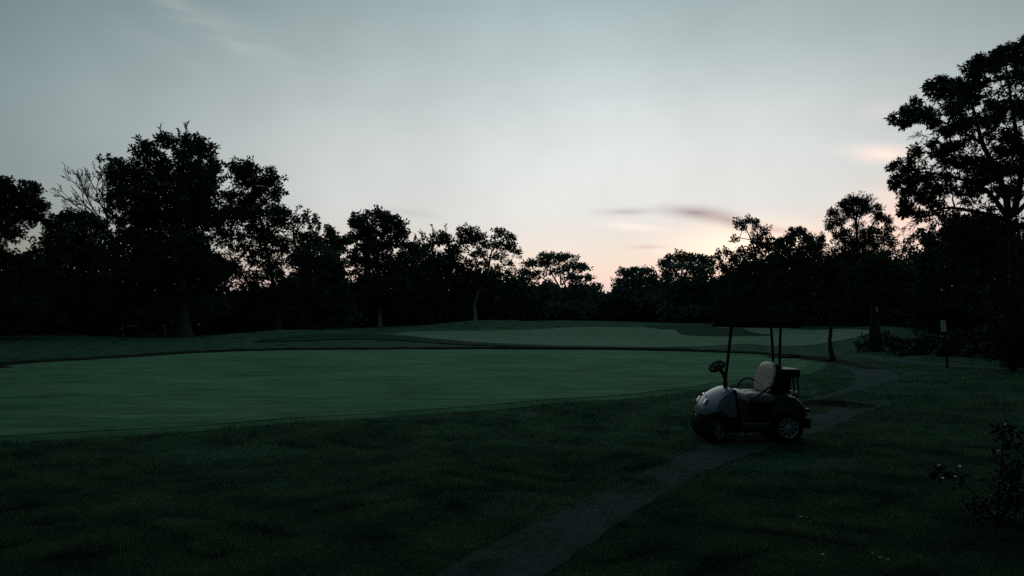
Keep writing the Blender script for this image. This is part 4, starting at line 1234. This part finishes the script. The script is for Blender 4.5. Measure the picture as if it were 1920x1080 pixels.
def wheel_part(cx, cy, r, side, steer=0.0):
    """side -1 = the near side; outer face looks along side * y"""
    w = bpy.data.objects.new('wheel', None); C.objects.link(w)
    w.parent = cart; w.location = (cx - CX, cy - CY, r); w.empty_display_size = 0.1
    w.rotation_euler = (0, 0, steer)
    def sub(name, m, mat):
        o = link(name, m.mesh(name, True, (0, 0, 0)), mat, w)
        o.data.set_sharp_from_angle(angle=math.radians(40))
        return fix_normals(o)
    h = 0.085
    sd = side
    ty = lathe(0, 0, 0, [(r * 0.66, -h * 0.85), (r * 0.78, -h), (r * 0.93, -h * 0.95), (r * 0.985, -h * 0.75), (r, -h * 0.4), (r, h * 0.4), (r * 0.985, h * 0.75), (r * 0.93, h * 0.95), (r * 0.78, h), (r * 0.66, h * 0.85), (r * 0.62, 0), (r * 0.66, -h * 0.85)])
    for i in range(30):                                       # tread blocks
        a = i * 2 * math.pi / 30
        for yy, ph in ((-0.05, 0), (0.0, 0.5), (0.05, 0)):
            aa = a + ph * 2 * math.pi / 30
            c_, s_ = math.cos(aa), math.sin(aa)
            v = []
            for rr_ in (r * 0.985, r * 1.012):
                for da in (-0.06, 0.06):
                    for dy_ in (-0.019, 0.019):
                        v.append((rr_ * math.cos(aa + da), yy + dy_, rr_ * math.sin(aa + da)))
            ty.add(v, [(0, 1, 3, 2), (4, 6, 7, 5), (0, 4, 5, 1), (2, 3, 7, 6), (0, 2, 6, 4), (1, 5, 7, 3)])
    sub('tyre', ty, RUBBER)
    rm = lathe(0, 0, 0, [(r * 0.68, sd * h * 0.86), (r * 0.665, sd * h * 0.92), (r * 0.62, sd * h * 0.9), (r * 0.58, sd * h * 0.72), (r * 0.57, sd * h * 0.5), (r * 0.57, -sd * h * 0.5)])
    rm.add(*(lambda m_: (np.concatenate(m_.v), np.concatenate(m_.q)))(lathe(0, 0, 0, [(0.001, sd * h * 0.98), (r * 0.13, sd * h * 0.96), (r * 0.17, sd * h * 0.86), (r * 0.17, sd * h * 0.4)], 16)))
    for i in range(10):
        a = i * 2 * math.pi / 10 + 0.15
        ca, sa = math.cos(a), math.sin(a)
        v = []
        for rr_, wd, yy in ((r * 0.14, 0.012, 0.86), (r * 0.60, 0.0175, 0.82)):
            for sg in (-1, 1):
                for dp in (0, -0.22):
                    v.append((rr_ * ca - sg * wd * sa, sd * h * (yy + dp), rr_ * sa + sg * wd * ca))
        rm.add(v, [(0, 2, 6, 4), (1, 5, 7, 3), (0, 4, 5, 1), (2, 3, 7, 6), (4, 6, 7, 5), (0, 1, 3, 2)])
    sub('rim', rm, RIM)
    dk = lathe(0, 0, 0, [(0.001, sd * h * 0.30), (r * 0.57, sd * h * 0.30), (r * 0.57, sd * h * 0.2)], 24)
    sub('brake_drum', dk, BLACK)


wheel_part(4.21, CY - 0.40, 0.228, -1)
wheel_part(4.21, CY + 0.40, 0.228, 1)
wheel_part(3.13, CY - 0.38, 0.215, -1, math.radians(40))
wheel_part(3.13, CY + 0.38, 0.215, 1, math.radians(40))

# ------------------------------------------------------------------ signpost, rail, marker
SIGN = plain('sign_white', (0.55, 0.58, 0.56), 0.5, 0, 0.3, 0.08, 12)
INK = plain('sign_ink', (0.05, 0.06, 0.06), 0.6, 0, 0.3, 0.1, 12)
WOOD = plain('weathered_wood', (0.16, 0.15, 0.13), 0.8, 0, 0.2, 0.3, 6, 0.5)
DWOOD = plain('dark_wood', (0.020, 0.015, 0.014), 0.8, 0, 0.2, 0.3, 6, 0.5)


def obj_from(b, name, mat, parent, org):
    me = bpy.data.meshes.new(name)
    bmesh.ops.translate(b, verts=b.verts, vec=-Vector(org))
    b.to_mesh(me); b.free()
    return link(name, me, mat, parent)


sx, sy = hit(1776, 690)
sz = tz(sx, sy)
sp = empty('signpost', (sx, sy, sz)); tag(sp, 'small white sign on a dark wooden post beside the right path', 'sign')
top = wp(1770, 596, sy)
m = MB(); m.tube(np.array([[sx, sy, sz - 0.1], (np.array([sx, sy, sz]) + top) / 2, top]), [0.042, 0.04, 0.038], 8)
link('post', m.mesh('post', True, (sx, sy, sz)), DWOOD, sp)
pc = wp(1768.8, 611.3, sy - 0.06)
ang = math.radians(4)
plate = obj_from(rbox(pc[0] - 0.095, pc[0] + 0.095, pc[1] - 0.010, pc[1] + 0.010, pc[2] - 0.215, pc[2] + 0.215, 0.006, 2, (tuple(pc), 'Y', -ang)), 'sign_plate', SIGN, sp, (sx, sy, sz))
# dark strokes of the pictogram on the plate
for (a0, b0, a1, b1) in ((-0.045, 0.15, -0.035, 0.06), (-0.03, 0.15, 0.035, 0.13), (0.02, 0.12, 0.045, 0.05), (-0.04, 0.05, 0.02, 0.03), (-0.01, 0.0, 0.03, -0.05), (0.03, -0.05, -0.02, -0.11), (-0.035, -0.06, -0.03, -0.12)):
    m = MB()
    def pt(a, b):
        return np.array([pc[0] + a * math.cos(ang) + b * math.sin(-ang), pc[1] - 0.012, pc[2] + b * math.cos(ang) + a * math.sin(ang)])
    m.tube(np.array([pt(a0, b0), pt(a1, b1)]), 0.008, 4)
    link('sign_mark', m.mesh('sign_mark', False, (sx, sy, sz)), INK, plate)

rx_, ry_ = hit(248, 633)
rz_ = tz(rx_, ry_)
rl = empty('wooden_rail', (rx_, ry_, rz_)); tag(rl, 'short pale wooden rail between the thin pale trunk and the tallest oak', 'rail')
s_ = ry_ / F
obj_from(rbox(rx_ - 10 * s_, rx_ + 11 * s_, ry_ - 0.03, ry_ + 0.03, rz_ + 0.98, rz_ + 1.12, 0.01), 'rail', WOOD, rl, (rx_, ry_, rz_))
for dx_ in (-9 * s_, 10 * s_):
    obj_from(rbox(rx_ + dx_ - 0.05, rx_ + dx_ + 0.05, ry_ + 0.032, ry_ + 0.13, rz_ - 0.1, rz_ + 1.1, 0.01), 'post', DWOOD, rl, (rx_, ry_, rz_))
mk = wp(1644, 580, 41.62)
tm_ = empty('trail_marker', tuple(mk - np.array([0, 0, 0.14]))); tag(tm_, 'tiny pale marker plate fixed to the thick forked trunk', 'marker')
obj_from(rbox(mk[0] - 0.05, mk[0] + 0.05, mk[1] - 0.008, mk[1] + 0.008, mk[2] - 0.14, mk[2] + 0.14, 0.01), 'plate', SIGN, tm_, mk - np.array([0, 0, 0.14]))
m = MB(); m.tube(np.array([mk + [0, 0.0, 0], mk + [0, 0.12, 0]]), 0.01, 6)
link('bolt', m.mesh('bolt', False, mk - np.array([0, 0, 0.14])), TUBE, tm_)

# ------------------------------------------------------------------ foreground shrub, fallen leaves, clover
sh = shrub('dark glossy-leaved shrub in the near right corner', 6.6, 1885, [(1778, 890, 26, 16), (1885, 812, 18, 18), (1900, 900, 36, 60), (1908, 1005, 50, 50), (1950, 900, 50, 90), (1830, 1050, 30, 20)],
           51, None, 'leaf_near', 17, 13, 'shrub', 13, 0.012)
PALE = plain('pale_leaf', (0.055, 0.080, 0.068), 0.35, 0, 0.5, 0.2, 30)


def leaf_mesh(L, W, bend=0.12):
    m = MB()
    xs = np.array([0, 0.2, 0.45, 0.7, 0.9, 1.0]) * L
    ws = np.array([0.02, 0.7, 1.0, 0.8, 0.35, 0.02]) * W * 0.5
    zz = -bend * L * (np.linspace(0, 1, 6) ** 2)
    v = np.concatenate([np.column_stack([xs, -ws, zz + 0.15 * ws]), np.column_stack([xs, 0 * ws, zz]), np.column_stack([xs, ws, zz + 0.15 * ws])])
    m.add(v, [(r * 6 + i, r * 6 + i + 1, (r + 1) * 6 + i + 1, (r + 1) * 6 + i) for r in (0, 1) for i in range(5)])
    me = m.mesh('leaf', True)
    me.materials.append(PALE)
    return me


LM = leaf_mesh(0.070, 0.022)
so = np.array(sh.location)
for px, py, rz, tilt in ((1767, 898, 55, -8), (1790, 895, 50, 4), (1800, 876, 62, -12), (1758, 874, 40, 10), (1885, 797, 58, -6), (1869, 846, 30, 5), (1819, 1070, 60, -10), (1912, 1040, 50, 0)):
    p = wp(px, py, 6.1)
    o = bpy.data.objects.new('leaf', LM); C.objects.link(o)
    o.parent = sh
    o.location = tuple(p - so)
    o.rotation_euler = (math.radians(tilt), math.radians(-10), math.radians(rz))
FL = leaf_mesh(0.040, 0.022, 0.2)
FALLEN = [(1498, 984, 20, 'pale fallen leaf lying in the grass, left one of a close pair'), (1523, 992, 130, 'pale fallen leaf lying in the grass, right one of a close pair'), (1647, 953, 170, 'pale curled leaf in the dark grass right of the leaf pair'),
          (1538, 1059, 10, 'fallen leaf in the grass near the bottom picture edge below the leaf pair'), (1635, 1055, 60, 'pale leaf at the bottom of the dark grass, left one of three'),
          (1648, 1063, 40, 'pale leaf at the bottom of the dark grass, middle one of three'), (1664, 1070, 50, 'pale leaf at the bottom of the dark grass, right one of three')]
for px, py, rz, lab in FALLEN:
    x, y = hit(px, py)
    o = bpy.data.objects.new('fallen_leaf', FL); C.objects.link(o)
    o.location = (x, y, tz(x, y) + 0.065)
    o.rotation_euler = (math.radians(12), math.radians(-8), math.radians(rz))
    tag(o, lab, 'leaf', 'fallen leaves in the right foreground grass')
WHITE = plain('clover_white', (0.16, 0.18, 0.16), 0.7, 0, 0.2, 0.1, 60)
b = bmesh.new(); bmesh.ops.create_icosphere(b, subdivisions=2, radius=0.008)
for v in b.verts:
    v.co *= 1 + 0.18 * math.sin(v.co.x * 900) * math.sin(v.co.y * 800)
fm_ = bpy.data.meshes.new('flower_head'); b.to_mesh(fm_); b.free(); fm_.materials.append(WHITE)
st = MB(); st.tube(np.array([[0, 0, 0], [0.004, 0, 0.04], [0, 0, 0.075]]), 0.0018, 5)
stm = st.mesh('stem'); stm.materials.append(MAT['leaf_mid'])
for px, py, lab in ((937, 855, 'tiny white clover flower in the rough above the path bend'), (1033, 886, 'tiny white clover flower left of the path, lower of two'), (1092, 873, 'tiny white clover flower left of the path, upper of two'),
                    (546, 852, 'tiny white clover flower in the left rough below the green'), (277, 1070, 'tiny white clover flower near the bottom left corner'), (1143, 783, 'tiny white clover flower between the green and the golf cart')):
    x, y = hit(px, py + 4)
    e = empty('clover_flower', (x, y, tz(x, y))); tag(e, lab, 'flower', 'white clover flowers in the rough')
    k_ = 0.75 + 0.5 * (y / 14)
    e.scale = (k_, k_, 1)
    for nm, me, z in (('stem', stm, 0), ('flower_head', fm_, 0.08)):
        o = bpy.data.objects.new(nm, me); C.objects.link(o); o.parent = e; o.location = (0, 0, z)

# ------------------------------------------------------------------ rough grass
rng = np.random.default_rng(5)
N = 520000
py = rng.uniform(672, 1120, N)
px = rng.uniform(-60, 1980, N)
Y = EYE * F / (py - HY)
X = (px - 960) / F * Y
P2 = np.column_stack([X, Y])
ing = in_poly(P2, GREEN)
inp = in_poly(P2, PATH1) | in_poly(P2, PATH2) | in_poly(P2, PATH3)
cl = np.sin(X * 2.1 + 1.3 * np.sin(Y * 1.7)) * np.cos(Y * 2.6 + np.sin(X * 1.4)) + 0.5 * np.sin(X * 5.3 + Y * 3.1)
inf = in_poly(P2, FAIR)
# how far across the path a blade stands: 1 = left (grown over) side, -1 = right side
p1 = in_poly(P2, PATH1)
lat = np.zeros(N)
ix = np.nonzero(p1)[0]
for ch in np.array_split(ix, 20):
    dd = ((P2[ch][:, None, :] - P1C[None]) ** 2).sum(-1)
    jn = dd.argmin(1)
    lat[ch] = ((P2[ch] - P1C[jn]) * P1N[jn]).sum(1) / P1W[jn]
side_ = np.sign((P1N * np.array([1.0, 0.0])).sum(1).mean())       # make negative = left in the picture
lat = -lat * side_
cover = np.where(p1, np.clip(1.2 * (lat + 0.35) + 0.8 * cl, 0.16, 0.97), np.where(cl > 0.3, 0.45, 0.15))
cover = np.where(p1 & (lat < -0.75), np.maximum(cover, 0.25), cover)
bare = np.sin(X * 0.9 + 2.0 * np.sin(Y * 0.55)) * np.cos(Y * 1.25 + 1.2 * np.sin(X * 0.7)) + 0.35 * cl
barek = (bare > 0.62) & (rng.uniform(0, 1, N) < 0.75)
edge_d = np.full(N, 9.0)
for ch in np.array_split(np.nonzero(ing & (Y < 34))[0], 40):
    edge_d[ch] = np.sqrt(((P2[ch][:, None, :] - GREEN[None, ::2]) ** 2).sum(-1).min(1))
collar = ing & (rng.uniform(0, 1, N) < np.clip(0.8 - edge_d / 1.1, 0, 0.8))
incol = in_poly(P2, COLLAR) & ~ing
keep = (~ing | collar) & ~barek & (~incol | (rng.uniform(0, 1, N) < 0.8)) & ~inf & (~inp | (rng.uniform(0, 1, N) < cover))
collar = collar | incol
X, Y, cl, inp, collar = X[keep], Y[keep], cl[keep], inp[keep], collar[keep]
n = len(X)
h = (0.034 + 0.018 * rng.uniform(0, 1, n) + 0.014 * np.clip(cl, -1, 1)) * np.where(inp, 0.6, 1.0) * np.where(collar, 0.5, 1.0) * (0.8 + 0.5 * (np.sin(X * 0.8 + 1.0) * np.sin(Y * 0.9) > 0.2))
tuft = (np.sin(X * 3.7 + 2.0 * np.sin(Y * 2.9)) * np.sin(Y * 4.3 + 1.7 * np.sin(X * 2.3)) > 0.62)
h *= np.where(tuft & ~collar, rng.uniform(1.4, 2.6, n), 1.0) * np.where(rng.uniform(0, 1, n) < 0.01, 1.8, 1.0)
wd = np.maximum(0.0045, 0.00075 * Y) * rng.uniform(0.6, 1.2, n)
a = rng.uniform(0, 2 * np.pi, n)
le = rng.uniform(0.2, 0.9, n) * h
la = rng.uniform(0, 2 * np.pi, n)
z = terrain(X, Y) - 0.004
b0 = np.column_stack([X - np.cos(a) * wd, Y - np.sin(a) * wd, z])
b1 = np.column_stack([X + np.cos(a) * wd, Y + np.sin(a) * wd, z])
tp = np.column_stack([X + np.cos(la) * le, Y + np.sin(la) * le, z + h])
m = MB(); m.add(np.stack([b0, b1, tp], 1).reshape(-1, 3), None, np.arange(n * 3).reshape(n, 3))
MAT['blade'] = leaf_mat('grass_blades', (0.026, 0.076, 0.048), (0.125, 0.215, 0.118), 0.7, 0.08, 1.1, 0.45)
tag(m.build('rough_grass', MAT['blade']), 'dark uncut grass of the rough round the green', 'grass', kind='stuff')
print('leaves', LEAF_N[0])
